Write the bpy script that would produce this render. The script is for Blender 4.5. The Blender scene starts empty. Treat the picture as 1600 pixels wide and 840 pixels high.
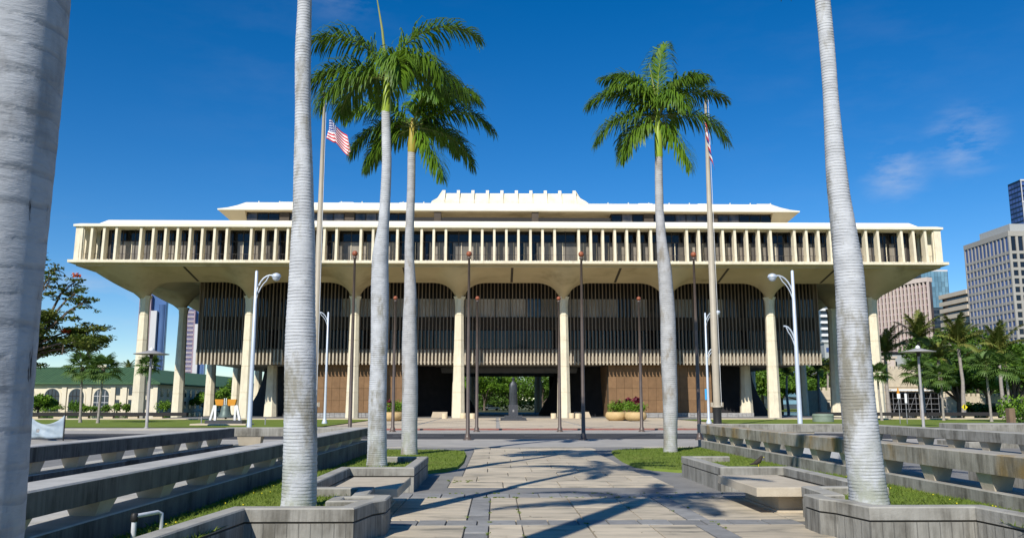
import bpy, math, random
import numpy as np
from mathutils import Vector
R = math.radians
scene = bpy.context.scene
COL = scene.collection
rnd = random.Random(7)

# ------------------------------------------------------------------ camera, sky, sun, exposure
cam = bpy.data.cameras.new('camera')
cam.sensor_width = 36; cam.lens = 29.75; cam.clip_start = 0.05; cam.clip_end = 20000
camo = bpy.data.objects.new('camera', cam); COL.objects.link(camo)
camo.location = (0, 0, 1.85); camo.rotation_euler = (R(90 + 9.03), 0, R(-1.083))
scene.camera = camo

SUN_EL, SUN_HEAD = 38.0, 25.5            # height of the sun; shadows run this far right of straight ahead
world = bpy.data.worlds.new('World'); scene.world = world; world.use_nodes = True
nt = world.node_tree; nt.nodes.clear()
def wn(t, **k):
    n = nt.nodes.new(t)
    for a, b in k.items(): setattr(n, a, b)
    return n
out = wn('ShaderNodeOutputWorld'); bg = wn('ShaderNodeBackground'); bg.inputs['Strength'].default_value = 0.075
sky = wn('ShaderNodeTexSky', sky_type='NISHITA', sun_disc=False)
sky.sun_elevation = R(SUN_EL); sky.sun_rotation = R(180 + SUN_HEAD)
sky.altitude = 1200; sky.air_density = 1.0; sky.dust_density = 0.0; sky.ozone_density = 3.2
hsv = wn('ShaderNodeHueSaturation'); hsv.inputs['Hue'].default_value = .505; hsv.inputs['Saturation'].default_value = 1.40; hsv.inputs['Value'].default_value = 1.48
tc = wn('ShaderNodeTexCoord')
mp = wn('ShaderNodeMapping'); mp.inputs['Scale'].default_value = (5, 5, 16)
mp.inputs['Rotation'].default_value = (0, R(-14), 0)
no = wn('ShaderNodeTexNoise'); no.inputs['Scale'].default_value = 1.6; no.inputs['Detail'].default_value = 9; no.inputs['Roughness'].default_value = 0.62
cr = wn('ShaderNodeValToRGB'); cr.color_ramp.elements[0].position = 0.45; cr.color_ramp.elements[1].position = 0.78
nt.links.new(tc.outputs['Generated'], mp.inputs['Vector']); nt.links.new(mp.outputs[0], no.inputs['Vector']); nt.links.new(no.outputs['Fac'], cr.inputs[0])
masks = None                              # wisps of thin cloud: (direction, size, density)
for d, size, dens in [((.425, .868, .243), .028, .75), ((.482, .831, .266), .032, .75), ((-.165, .863, .477), .05, .5),
                      ((-.408, .905, .122), .07, .45), ((-.2, .9, .38), .16, .04), ((.40, .86, .33), .18, .04)]:
    d = Vector(d).normalized()
    dist = wn('ShaderNodeVectorMath', operation='DISTANCE'); dist.inputs[1].default_value = d
    nt.links.new(tc.outputs['Generated'], dist.inputs[0])
    mr = wn('ShaderNodeMapRange', interpolation_type='SMOOTHSTEP')
    mr.inputs[1].default_value = 0; mr.inputs[2].default_value = size * 1.6; mr.inputs[3].default_value = dens; mr.inputs[4].default_value = 0
    nt.links.new(dist.outputs['Value'], mr.inputs[0])
    if masks is None: masks = mr.outputs[0]
    else:
        ad = wn('ShaderNodeMath', operation='ADD'); nt.links.new(masks, ad.inputs[0]); nt.links.new(mr.outputs[0], ad.inputs[1]); masks = ad.outputs[0]
mu = wn('ShaderNodeMath', operation='MULTIPLY'); nt.links.new(cr.outputs[0], mu.inputs[0]); nt.links.new(masks, mu.inputs[1])
mx = wn('ShaderNodeMix', data_type='RGBA'); mx.inputs['B'].default_value = (7.5, 8.2, 9.5, 1)
nt.links.new(sky.outputs[0], hsv.inputs['Color']); nt.links.new(hsv.outputs[0], mx.inputs['A']); nt.links.new(mu.outputs[0], mx.inputs['Factor'])
nt.links.new(mx.outputs['Result'], bg.inputs['Color']); nt.links.new(bg.outputs[0], out.inputs['Surface'])

sl = bpy.data.lights.new('sun', 'SUN'); sl.energy = 5.0; sl.angle = R(0.5); sl.color = (1, .955, .88)
so = bpy.data.objects.new('sun', sl); COL.objects.link(so); so.location = (-40, -80, 90)
sd = Vector((math.sin(R(SUN_HEAD)) * math.cos(R(SUN_EL)), math.cos(R(SUN_HEAD)) * math.cos(R(SUN_EL)), -math.sin(R(SUN_EL))))
so.rotation_euler = sd.to_track_quat('-Z', 'Y').to_euler()
vs = scene.view_settings
vs.view_transform = 'Standard'; vs.look = 'None'; vs.exposure = 0.12; vs.gamma = 1.0; vs.use_curve_mapping = False
scene.cycles.max_bounces = 6; scene.cycles.transparent_max_bounces = 6

# ------------------------------------------------------------------ materials
def material(name, c1, c2=None, scale=2.0, stretch=(1, 1, 1), rough=.8, bump=0, bscale=None, c3=None, s3=.6, st3=(1, 1, 1), lo3=.5, hi3=.7,
             rand=0, spec=.3, coat=0, boards=0, stain_shade_min=0, metal=0, transl=0, sidestain=None, detail=6, obj=False):
    """two noise-mixed colours, a third colour as patches, optional per-object variation, board marks and bump"""
    m = bpy.data.materials.new(name); m.use_nodes = True
    t = m.node_tree; N = t.nodes; Lk = t.links.new; p = N['Principled BSDF']
    p.inputs['Roughness'].default_value = rough; p.inputs['Specular IOR Level'].default_value = spec; p.inputs['Metallic'].default_value = metal
    if coat: p.inputs['Coat Weight'].default_value = coat
    def new(ty, **k):
        n = N.new(ty)
        for a, b in k.items(): setattr(n, a, b)
        return n
    geo = new('ShaderNodeNewGeometry'); pos = geo.outputs['Position']
    if obj: pos = new('ShaderNodeTexCoord').outputs['Object']
    def noise(sc, st, det=detail):
        mpn = new('ShaderNodeMapping'); mpn.inputs['Scale'].default_value = st; Lk(pos, mpn.inputs['Vector'])
        n = new('ShaderNodeTexNoise'); n.inputs['Scale'].default_value = sc; n.inputs['Detail'].default_value = det; n.inputs['Roughness'].default_value = .6
        Lk(mpn.outputs[0], n.inputs['Vector']); return n.outputs['Fac']
    def ramp(f, a, b):
        r = new('ShaderNodeMapRange', interpolation_type='SMOOTHSTEP'); r.inputs[1].default_value = a; r.inputs[2].default_value = b; Lk(f, r.inputs[0]); return r.outputs[0]
    def mix(f, A, B):
        x = new('ShaderNodeMix', data_type='RGBA')
        for v, s in ((A, 'A'), (B, 'B')):
            if isinstance(v, tuple): x.inputs[s].default_value = (*v, 1)
            else: Lk(v, x.inputs[s])
        if isinstance(f, float): x.inputs['Factor'].default_value = f
        else: Lk(f, x.inputs['Factor'])
        return x.outputs['Result']
    def math_(op, a, b):
        x = new('ShaderNodeMath', operation=op)
        for i, v in enumerate((a, b)):
            if isinstance(v, (int, float)): x.inputs[i].default_value = v
            else: Lk(v, x.inputs[i])
        return x.outputs[0]
    colr = c1; hgt = None
    if c2: colr = mix(ramp(noise(scale, stretch), .32, .68), c1, c2)
    if c3: colr = mix(ramp(noise(s3, st3), lo3, hi3), colr, c3)
    if sidestain:                        # streaks of weathering that run down vertical faces
        sep = new('ShaderNodeSeparateXYZ'); Lk(geo.outputs['Normal'], sep.inputs[0])
        vert = ramp(math_('ABSOLUTE', sep.outputs['Z'], 0), .7, .2)
        stk = math_('MULTIPLY', math_('ADD', math_('MULTIPLY', ramp(noise(1.0, (14, 14, 1.0), 6), .34, .72), .5), math_('MULTIPLY', ramp(noise(1.0, (3.2, 3.2, .9), 9), .40, .70), .6)), ramp(noise(1.0, (1.1, 1.1, 1.6), 4), .25, .6))
        if stain_shade_min: stk = math_('ADD', math_('MULTIPLY', stk, 1 - stain_shade_min), stain_shade_min)  # even minimum darkening of upright faces; painted shade on the left balustrades
        colr = mix(math_('MULTIPLY', vert, stk), colr, sidestain)
    if boards:
        sp = new('ShaderNodeSeparateXYZ'); Lk(pos, sp.inputs[0])
        u = math_('MULTIPLY', math_('ADD', sp.outputs['X'], sp.outputs['Y']), boards)
        fr = math_('FRACT', u, 0); ed = math_('LESS_THAN', fr, .09)
        colr = mix(math_('MULTIPLY', ed, .55), colr, (.05, .048, .042)); hgt = math_('MULTIPLY', ed, -1.2)
    if rand:
        oi = new('ShaderNodeObjectInfo'); h = new('ShaderNodeHueSaturation')
        Lk(math_('ADD', math_('MULTIPLY', oi.outputs['Random'], 2 * rand), 1 - rand), h.inputs['Value'])
        if isinstance(colr, tuple): h.inputs['Color'].default_value = (*colr, 1)
        else: Lk(colr, h.inputs['Color'])
        colr = h.outputs[0]
    if isinstance(colr, tuple): p.inputs['Base Color'].default_value = (*colr, 1)
    else: Lk(colr, p.inputs['Base Color'])
    if bump:
        b = new('ShaderNodeBump'); b.inputs['Strength'].default_value = min(1, bump); b.inputs['Distance'].default_value = .02
        nf = noise(bscale or scale * 4, stretch, 8)
        if hgt is not None: nf = math_('ADD', nf, hgt)
        Lk(nf, b.inputs['Height']); Lk(b.outputs[0], p.inputs['Normal'])
    if transl:
        tr = new('ShaderNodeBsdfTranslucent'); ms = new('ShaderNodeMixShader'); ms.inputs[0].default_value = transl
        if isinstance(colr, tuple): tr.inputs['Color'].default_value = (*colr, 1)
        else:
            tint = mix(.5, colr, (.16, .26, .02)); Lk(tint, tr.inputs['Color'])
        Lk(p.outputs[0], ms.inputs[1]); Lk(tr.outputs[0], ms.inputs[2]); Lk(ms.outputs[0], N['Material Output'].inputs['Surface'])
    return m
M = {}
M['cream'] = material('cream_concrete', (.81, .73, .545), (.75, .67, .49), .5, rough=.85, bump=.15, bscale=8, c3=(.60, .53, .39), s3=.5, st3=(1, 1, .3), lo3=.5, hi3=.78, sidestain=(.62, .54, .40))
M['roofwhite'] = material('white_roof', (.80, .74, .60), (.75, .69, .54), .4, rough=.8, c3=(.60, .54, .42), s3=.3, lo3=.58, hi3=.8)
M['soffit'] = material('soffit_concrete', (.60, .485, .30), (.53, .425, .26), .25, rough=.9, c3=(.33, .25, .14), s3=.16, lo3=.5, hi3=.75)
M['joint'] = material('dark_joint', (.09, .075, .055), rough=.9)
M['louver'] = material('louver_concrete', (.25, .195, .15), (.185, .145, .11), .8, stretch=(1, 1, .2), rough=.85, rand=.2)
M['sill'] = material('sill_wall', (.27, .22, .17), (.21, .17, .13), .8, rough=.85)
M['louverfoot'] = material('louver_lit_tone', (.50, .44, .34), (.42, .36, .27), .8, rough=.85)  # paler louvre tone, sunlight put into the colour of the slat feet
M['spandrel'] = material('spandrel', (.085, .066, .05), (.065, .052, .04), .6, rough=.85)
M['darkin'] = material('dark_interior', (.030, .028, .027), rough=.9)
M['bronze'] = material('bronze_mullion', (.055, .045, .038), rough=.5)
M['glass'] = material('dark_glass', (.008, .0085, .010), rough=.08, spec=.35)
M['curtain'] = material('curtained_glass', (.24, .21, .165), (.14, .125, .105), .8, stretch=(1, 1, .3), rough=.28, spec=.5, rand=.45)
M['tinted'] = material('tinted_glass', (.10, .085, .07), (.022, .022, .026), .9, stretch=(1, 1, .5), rough=.12, spec=.5, rand=.6)
M['blindreflect'] = material('blind_and_reflection', (.75, .70, .62), (.5, .47, .42), .7, stretch=(1, 1, .4), rough=.6, rand=.35)  # pale blinds together with bright sky reflections painted into the pane colour
M['brown'] = material('brown_panel', (.225, .132, .066), (.185, .108, .054), 1.2, rough=.85, bump=.2, bscale=14, rand=.10)
M['lava'] = material('dark_rock', (.022, .021, .022), (.03, .029, .03), .9, rough=.95, bump=.4, bscale=3)
M['stone'] = material('grey_stone', (.36, .35, .33), (.26, .25, .24), 2.4, rough=.9, bump=.5)
M['conc'] = material('weathered_concrete', (.38, .365, .32), (.29, .275, .235), 1.6, rough=.92, bump=.35, bscale=26, c3=(.17, .155, .12), s3=.9, lo3=.56, hi3=.74, sidestain=(.085, .078, .062), stain_shade_min=.12)
M['concshade'] = material('stained_shaded_concrete', (.47, .455, .42), (.37, .36, .33), 1.6, rough=.92, bump=.35, bscale=26, c3=(.17, .155, .12), s3=.9, lo3=.56, hi3=.74, sidestain=(.040, .037, .033), stain_shade_min=.70)  # dark stains plus painted shade on the upright faces of the left balustrades
M['concr'] = material('rusty_concrete', (.40, .37, .31), (.30, .275, .225), 1.6, rough=.92, bump=.35, bscale=26, c3=(.30, .20, .075), s3=.9, st3=(1, 1, .8), lo3=.47, hi3=.68, sidestain=(.085, .075, .055))
M['board'] = material('board_formed_concrete', (.36, .345, .30), (.27, .26, .225), 1.8, stretch=(1, 1, .4), rough=.92, bump=.5, bscale=20, c3=(.15, .14, .115), s3=.8, st3=(2, 2, .6), lo3=.48, hi3=.70, boards=6.5, sidestain=(.10, .092, .075), stain_shade_min=.08)
M['bench'] = material('bench_stone', (.52, .45, .34), (.45, .385, .285), 3, rough=.85, bump=.25, bscale=30)
M['tan'] = material('tan_paving', (.565, .48, .35), (.43, .37, .275), 1.9, stretch=(.45, 2.0, 1), rough=.85, bump=.6, bscale=16, c3=(.22, .20, .155), s3=1.5, st3=(.6, 1.6, 1), lo3=.48, hi3=.70, rand=.13)
M['slate'] = material('grey_paving', (.27, .265, .25), (.21, .207, .197), 3, rough=.85, bump=.3, bscale=24, rand=.16)
M['grout'] = material('grout', (.17, .165, .15), (.12, .118, .108), 3, rough=.95, bump=.3, bscale=40)
M['path'] = material('grey_path', (.23, .225, .21), (.185, .18, .17), 1.4, rough=.95, bump=.3, bscale=40, c3=(.3, .285, .25), s3=.5, lo3=.55, hi3=.8)
M['walk'] = material('pale_walk', (.40, .375, .33), (.33, .31, .275), .8, rough=.95, bump=.2, bscale=12)
M['fore'] = material('tan_forecourt', (.56, .47, .34), (.49, .405, .295), .4, rough=.9, rand=.08)
M['asphalt'] = material('asphalt', (.045, .045, .047), (.058, .057, .057), 1.5, rough=.9, bump=.3, bscale=60)
M['paint'] = material('white_paint', (.62, .62, .6), (.4, .4, .39), 6, rough=.7)
M['redkerb'] = material('red_kerb_paint', (.25, .085, .065), (.24, .13, .10), 2, rough=.8)
M['floor'] = material('building_floor', (.20, .20, .20), (.16, .16, .16), .6, rough=.6)
M['lawn'] = material('lawn', (.135, .185, .030), (.175, .225, .045), .9, rough=.95, bump=.6, bscale=40, c3=(.24, .23, .075), s3=.35, lo3=.58, hi3=.85, spec=.1)
M['blade'] = material('grass_blade', (.125, .19, .028), (.19, .24, .045), 1.5, rough=.8, c3=(.28, .26, .09), s3=.5, lo3=.58, hi3=.8, spec=.15, transl=.25)
M['terrain'] = material('terrain', (.10, .115, .05), (.13, .13, .075), .02, rough=.95, spec=.1)
M['hill'] = material('far_hill', (.07, .10, .05), (.05, .075, .04), .02, rough=1, spec=.05)
M['water'] = material('pool_water', (.02, .05, .045), rough=.05, spec=.5)
M['leafroyal'] = material('royal_palm_leaf', (.15, .26, .020), (.08, .165, .013), 1.3, rough=.45, spec=.35, rand=.22, transl=.36)
M['rachis'] = material('palm_rachis', (.20, .24, .05), (.26, .27, .08), 2, rough=.5)
M['shaft'] = material('green_crownshaft', (.24, .34, .035), (.30, .40, .05), 2, stretch=(1, 1, .2), rough=.4, spec=.4)
M['shaftdry'] = material('dry_crownshaft', (.36, .30, .045), (.34, .17, .04), 1.6, stretch=(1, 1, .5), rough=.5)
M['leaffan'] = material('fan_palm_leaf', (.10, .165, .035), (.065, .12, .025), 1, rough=.5, rand=.25, transl=.15)
M['leafcoco'] = material('tall_palm_leaf', (.14, .20, .035), (.21, .20, .05), .8, rough=.5, rand=.3, transl=.2)
M['leaftree'] = material('tree_leaf', (.11, .21, .024), (.07, .145, .017), .35, rough=.6, c3=(.18, .26, .03), s3=.3, lo3=.5, hi3=.75, spec=.2, transl=.2)
M['leafdark'] = material('dark_tree_leaf', (.06, .12, .02), (.085, .15, .025), .35, rough=.6, spec=.2, transl=.15)
M['leafbright'] = material('bright_leaf', (.16, .28, .024), (.10, .20, .018), .5, rough=.5, spec=.25, transl=.25)
M['leafpoin'] = material('poinciana_leaf', (.12, .16, .022), (.085, .115, .02), .8, rough=.6, c3=(.16, .14, .03), s3=.6, lo3=.5, hi3=.75, spec=.2, transl=.25)
M['flower'] = material('red_flower', (.55, .06, .01), (.65, .14, .01), 3, rough=.5)
M['tiplant'] = material('red_ti_leaf', (.17, .018, .03), (.10, .012, .03), 3, rough=.5)
M['bark'] = material('bark', (.11, .085, .065), (.16, .13, .10), 2, stretch=(1, 1, .3), rough=.95, bump=.5)
M['palebark'] = material('pale_palm_bark', (.34, .30, .26), (.26, .23, .2), 2, stretch=(1, 1, 3), rough=.9, bump=.3)
M['greypole'] = material('grey_galvanised', (.27, .26, .25), (.34, .33, .32), 2, rough=.5)
M['galv'] = material('pale_blue_pole', (.55, .60, .66), (.50, .55, .6), 2, rough=.45, metal=.2)
M['lampglass'] = material('lamp_lens', (.55, .6, .65), rough=.2)
M['polebrown'] = material('brown_pole_paint', (.085, .062, .05), (.11, .08, .062), 2, rough=.4, spec=.5)
M['ballred'] = material('rust_red_ball', (.33, .10, .045), (.26, .08, .04), 4, rough=.4)
M['poletan'] = material('tan_pole_paint', (.42, .37, .28), (.38, .33, .25), 1, rough=.5)
M['black'] = material('black_metal', (.02, .02, .02), rough=.5)
M['gold'] = material('gilded_ball', (.75, .52, .18), rough=.25, metal=.9)
M['darkbronze'] = material('dark_bronze', (.045, .05, .055), (.065, .07, .072), 3, rough=.45, metal=.5)
M['granite'] = material('dark_granite', (.05, .052, .058), (.07, .072, .078), 8, rough=.35)
M['bellgreen'] = material('grey_green_bell', (.13, .17, .15), (.10, .135, .12), 2, rough=.5, metal=.3)
M['orange'] = material('orange_yoke', (.62, .27, .02), (.55, .22, .02), 2, rough=.6)
M['white'] = material('white_painted', (.8, .8, .78), (.74, .74, .72), 3, rough=.5)
M['pot'] = material('ochre_planter_bowl', (.56, .40, .19), (.48, .33, .15), 1.5, rough=.7)
M['postcream'] = material('cream_bollard', (.66, .54, .36), (.58, .47, .31), 2, rough=.8)
M['silver'] = material('silver_fabric', (.26, .33, .39), (.36, .42, .46), 2, rough=.6, spec=.4, bump=.3, bscale=2)
M['libwall'] = material('cream_stucco', (.74, .66, .50), (.68, .60, .45), .4, rough=.9)
M['libroof'] = material('green_tile_roof', (.052, .115, .055), (.07, .14, .065), .6, rough=.75, rand=.15)
M['libdark'] = material('dark_window', (.03, .045, .06), (.05, .06, .07), .8, rough=.2, spec=.5)
M['coral'] = material('coral_block', (.60, .52, .38), (.48, .41, .30), 1.2, rough=.95, bump=.4, rand=.1)
M['scaf'] = material('scaffold_pipe', (.30, .30, .31), (.22, .22, .23), 2, rough=.5)
M['officegrid'] = material('grey_office_concrete', (.37, .35, .32), (.33, .31, .28), .1, rough=.85)
M['officegrey'] = material('office_bluegrey_top', (.36, .37, .36), rough=.85)
M['bluewin'] = material('blue_office_glass', (.04, .07, .20), (.06, .10, .26), .15, rough=.12, spec=.6, rand=.3)
M['darkwin'] = material('black_office_glass', (.012, .016, .026), rough=.12, spec=.5, rand=.3)
M['towerpink'] = material('pale_pink_concrete', (.62, .52, .45), (.56, .47, .41), .1, rough=.85)
M['towerglass'] = material('grey_tower_glass', (.075, .055, .055), (.12, .09, .088), .1, rough=.3)
M['curtainwall'] = material('pale_blue_glass', (.18, .31, .38), (.12, .23, .30), .06, rough=.15, spec=.6, rand=.3)
M['curtaindark'] = material('slate_glass', (.05, .07, .085), (.08, .10, .12), .1, rough=.2, rand=.3)
M['band'] = material('beige_band', (.58, .50, .39), (.53, .45, .35), .1, rough=.85)
M['bluetower'] = material('deep_blue_glass', (.07, .13, .29), (.10, .17, .36), .04, rough=.15, spec=.6, rand=.25)
M['towergrey'] = material('tower_grey', (.55, .54, .54), rough=.7)
M['pinkfin'] = material('mauve_tower_wall', (.42, .30, .33), (.36, .25, .29), .1, rough=.7)
M['yellow'] = material('yellow_sign', (.75, .62, .02), rough=.5)
M['drum'] = material('green_grey_paint', (.20, .25, .19), (.17, .21, .16), 2, rough=.6)
M['pipe'] = material('white_plastic_pipe', (.6, .62, .65), (.5, .52, .55), 8, rough=.5)
M['bird'] = material('dark_feather', (.035, .028, .022), (.05, .04, .03), 30, rough=.8)
M['soil'] = material('soil', (.10, .075, .05), (.14, .10, .065), 4, rough=1, bump=.6)
M['wood'] = material('weathered_wood', (.22, .15, .09), (.16, .11, .07), 3, stretch=(4, 4, .5), rough=.85)
M['cyan'] = material('blue_sign_face', (.05, .35, .65), rough=.4)

def trunk_material(name, base, dirt, blot, ringd, freq=14, ramt=.5, pit=.71):
    """ringed palm trunk: pale bark, thin dark leaf-scar rings, brown lichen patches, fine vertical cracks"""
    m = bpy.data.materials.new(name); m.use_nodes = True; t = m.node_tree; N = t.nodes; L = t.links.new; p = N['Principled BSDF']
    p.inputs['Roughness'].default_value = .85; p.inputs['Specular IOR Level'].default_value = .2
    geo = N.new('ShaderNodeNewGeometry')
    def noise(st, det=6, sc=1):
        a = N.new('ShaderNodeMapping'); a.inputs['Scale'].default_value = st; L(geo.outputs['Position'], a.inputs['Vector'])
        n = N.new('ShaderNodeTexNoise'); n.inputs['Scale'].default_value = sc; n.inputs['Detail'].default_value = det; n.inputs['Roughness'].default_value = .65
        L(a.outputs[0], n.inputs['Vector']); return n.outputs['Fac']
    def ss(f, a, b):
        r = N.new('ShaderNodeMapRange'); r.interpolation_type = 'SMOOTHSTEP'; r.inputs[1].default_value = a; r.inputs[2].default_value = b; L(f, r.inputs[0]); return r.outputs[0]
    def mix(f, A, B):
        x = N.new('ShaderNodeMix'); x.data_type = 'RGBA'; L(f, x.inputs['Factor'])
        for v, s in ((A, 'A'), (B, 'B')):
            if isinstance(v, tuple): x.inputs[s].default_value = (*v, 1)
            else: L(v, x.inputs[s])
        return x.outputs['Result']
    def mul(a, b):
        x = N.new('ShaderNodeMath'); x.operation = 'MULTIPLY'
        for i, v in enumerate((a, b)):
            if isinstance(v, (int, float)): x.inputs[i].default_value = v
            else: L(v, x.inputs[i])
        return x.outputs[0]
    c = mix(ss(noise((2.2, 2.2, 5)), .35, .7), base, tuple(v * .80 for v in base))
    rings = ss(noise((1.3, 1.3, ringd), 4), .56, .70)
    spz = N.new('ShaderNodeSeparateXYZ'); L(geo.outputs['Position'], spz.inputs[0])
    def add(a, b):
        x = N.new('ShaderNodeMath'); x.operation = 'ADD'; L(a, x.inputs[0]); L(b, x.inputs[1]); return x.outputs[0]
    fr = N.new('ShaderNodeMath'); fr.operation = 'FRACT'; L(add(mul(spz.outputs['Z'], freq), mul(noise((.9, .9, 1.5), 3), 1.5)), fr.inputs[0])
    line = N.new('ShaderNodeMapRange'); line.interpolation_type = 'SMOOTHSTEP'; line.inputs[1].default_value = .30; line.inputs[2].default_value = .04; L(fr.outputs[0], line.inputs[0])
    scar = mul(line.outputs[0], ss(noise((3, 3, 3.5), 4), .33, .60))
    c = mix(mul(scar, ramt), c, tuple(v * .36 for v in base))
    c = mix(mul(rings, .30), c, tuple(v * .34 for v in base))
    low = N.new('ShaderNodeMapRange'); low.inputs[1].default_value = 1.6; low.inputs[2].default_value = .5; L(spz.outputs['Z'], low.inputs[0])
    c = mix(mul(low.outputs[0], ss(noise((4, 4, 3), 7), .40, .62)), c, (.33, .34, .28))
    c = mix(ss(noise((1.7, 1.7, .75), 9), .50, .64), c, dirt)
    c = mix(mul(ss(noise((22, 22, 9), 4), .62, .72), .7), c, blot)
    c = mix(ss(noise((9, 9, 1.6), 7), pit, pit + .05), c, (.06, .055, .055))
    L(c, p.inputs['Base Color'])
    b = N.new('ShaderNodeBump'); b.inputs['Strength'].default_value = .5; b.inputs['Distance'].default_value = .02
    s = N.new('ShaderNodeMath'); s.operation = 'SUBTRACT'; L(noise((8, 8, 30), 7), s.inputs[0]); L(scar, s.inputs[1])
    L(s.outputs[0], b.inputs['Height']); L(b.outputs[0], p.inputs['Normal'])
    return m
M['trunk'] = trunk_material('royal_palm_trunk', (.535, .545, .555), (.25, .235, .19), (.36, .36, .35), 26, 21, .42)
M['trunkshade'] = trunk_material('shaded_palm_trunk', (.46, .475, .49), (.28, .28, .28), (.30, .31, .32), 9, 5.5, .40, .655)  # darker trunk tone for the nearest palm, its shade put into the bark colour
M['trunkbrown'] = trunk_material('brown_palm_trunk', (.46, .455, .45), (.27, .24, .20), (.32, .30, .28), 20, 13, .4)

def flag_material(name, kind):
    m = bpy.data.materials.new(name); m.use_nodes = True; t = m.node_tree; N = t.nodes; L = t.links.new; p = N['Principled BSDF']
    p.inputs['Roughness'].default_value = .7
    uv = N.new('ShaderNodeUVMap'); sp = N.new('ShaderNodeSeparateXYZ'); L(uv.outputs[0], sp.inputs[0])
    def mt(op, a, b=0, c=0):
        x = N.new('ShaderNodeMath'); x.operation = op
        for i, v in enumerate((a, b, c)):
            if isinstance(v, (int, float)): x.inputs[i].default_value = v
            else: L(v, x.inputs[i])
        return x.outputs[0]
    def mix(f, A, B):
        x = N.new('ShaderNodeMix'); x.data_type = 'RGBA'; L(f, x.inputs['Factor'])
        for v, s in ((A, 'A'), (B, 'B')):
            if isinstance(v, tuple): x.inputs[s].default_value = (*v, 1)
            else: L(v, x.inputs[s])
        return x.outputs['Result']
    u, v = sp.outputs['X'], sp.outputs['Y']
    W, RD, BL = (.8, .8, .78), (.55, .03, .045), (.025, .05, .22)
    if kind == 'us':
        k = mt('MODULO', mt('FLOOR', mt('MULTIPLY', v, 12.999)), 2)
        c = mix(k, RD, W)
        can = mt('MULTIPLY', mt('LESS_THAN', u, .4), mt('GREATER_THAN', v, 6 / 13))
        du = mt('SUBTRACT', mt('FRACT', mt('MULTIPLY', u, 15)), .5); dv = mt('SUBTRACT', mt('FRACT', mt('MULTIPLY', mt('SUBTRACT', v, 6 / 13), 9.3)), .5)
        star = mt('LESS_THAN', mt('ADD', mt('MULTIPLY', du, du), mt('MULTIPLY', dv, dv)), .08)
        c = mix(can, c, mix(star, BL, W))
    else:                                # eight stripes white red blue ..., the union flag in the corner
        k = mt('MODULO', mt('FLOOR', mt('MULTIPLY', mt('SUBTRACT', 1, v), 7.999)), 3)
        c = mix(mt('GREATER_THAN', k, .5), W, mix(mt('GREATER_THAN', k, 1.5), RD, BL))
        can = mt('MULTIPLY', mt('LESS_THAN', u, .5), mt('GREATER_THAN', v, .5))
        a = mt('SUBTRACT', mt('MULTIPLY', u, 4), 1); b = mt('SUBTRACT', mt('MULTIPLY', v, 4), 3)
        dd = mt('MINIMUM', mt('ABSOLUTE', mt('SUBTRACT', a, b)), mt('ABSOLUTE', mt('ADD', a, b)))
        cr_ = mt('MINIMUM', mt('ABSOLUTE', a), mt('ABSOLUTE', b))
        uj = mix(mt('LESS_THAN', dd, .3), BL, W); uj = mix(mt('LESS_THAN', dd, .1), uj, RD)
        uj = mix(mt('LESS_THAN', cr_, .34), uj, W); uj = mix(mt('LESS_THAN', cr_, .2), uj, RD)
        c = mix(can, c, uj)
    L(c, p.inputs['Base Color']); return m
M['flagus'] = flag_material('striped_flag_cloth', 'us'); M['flaghi'] = flag_material('state_flag_cloth', 'hi')

# ------------------------------------------------------------------ building blocks
def wpos(o):
    v = Vector((0, 0, 0))
    while o is not None: v += o.location; o = o.parent
    return v
def tag(o, label=None, cat=None, group=None, kind=None):
    if label: o['label'] = label
    if cat: o['category'] = cat
    if group: o['group'] = group
    if kind: o['kind'] = kind
    return o
def thing(name, label, cat, loc=(0, 0, 0), group=None, rz=0):
    o = bpy.data.objects.new(name, None); COL.objects.link(o); o.location = loc; o.rotation_euler = (0, 0, rz); o.empty_display_size = .3
    return tag(o, label, cat, group)
def inst(name, mesh, parent=None, loc=(0, 0, 0), rot=(0, 0, 0), scale=(1, 1, 1)):
    """one more object using a mesh that exists already; loc is relative to the parent"""
    o = bpy.data.objects.new(name, mesh); COL.objects.link(o); o.parent = parent
    o.location = loc; o.rotation_euler = rot; o.scale = scale
    return o
def copy_thing(root, loc, rz=None, label=None):
    r = root.copy(); COL.objects.link(r); r.location = loc
    if rz is not None: r.rotation_euler = (0, 0, rz)
    if label: r['label'] = label
    for ch in root.children:
        c = ch.copy(); COL.objects.link(c); c.parent = r
        for g in ch.children:
            d = g.copy(); COL.objects.link(d); d.parent = c
    return r

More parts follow.
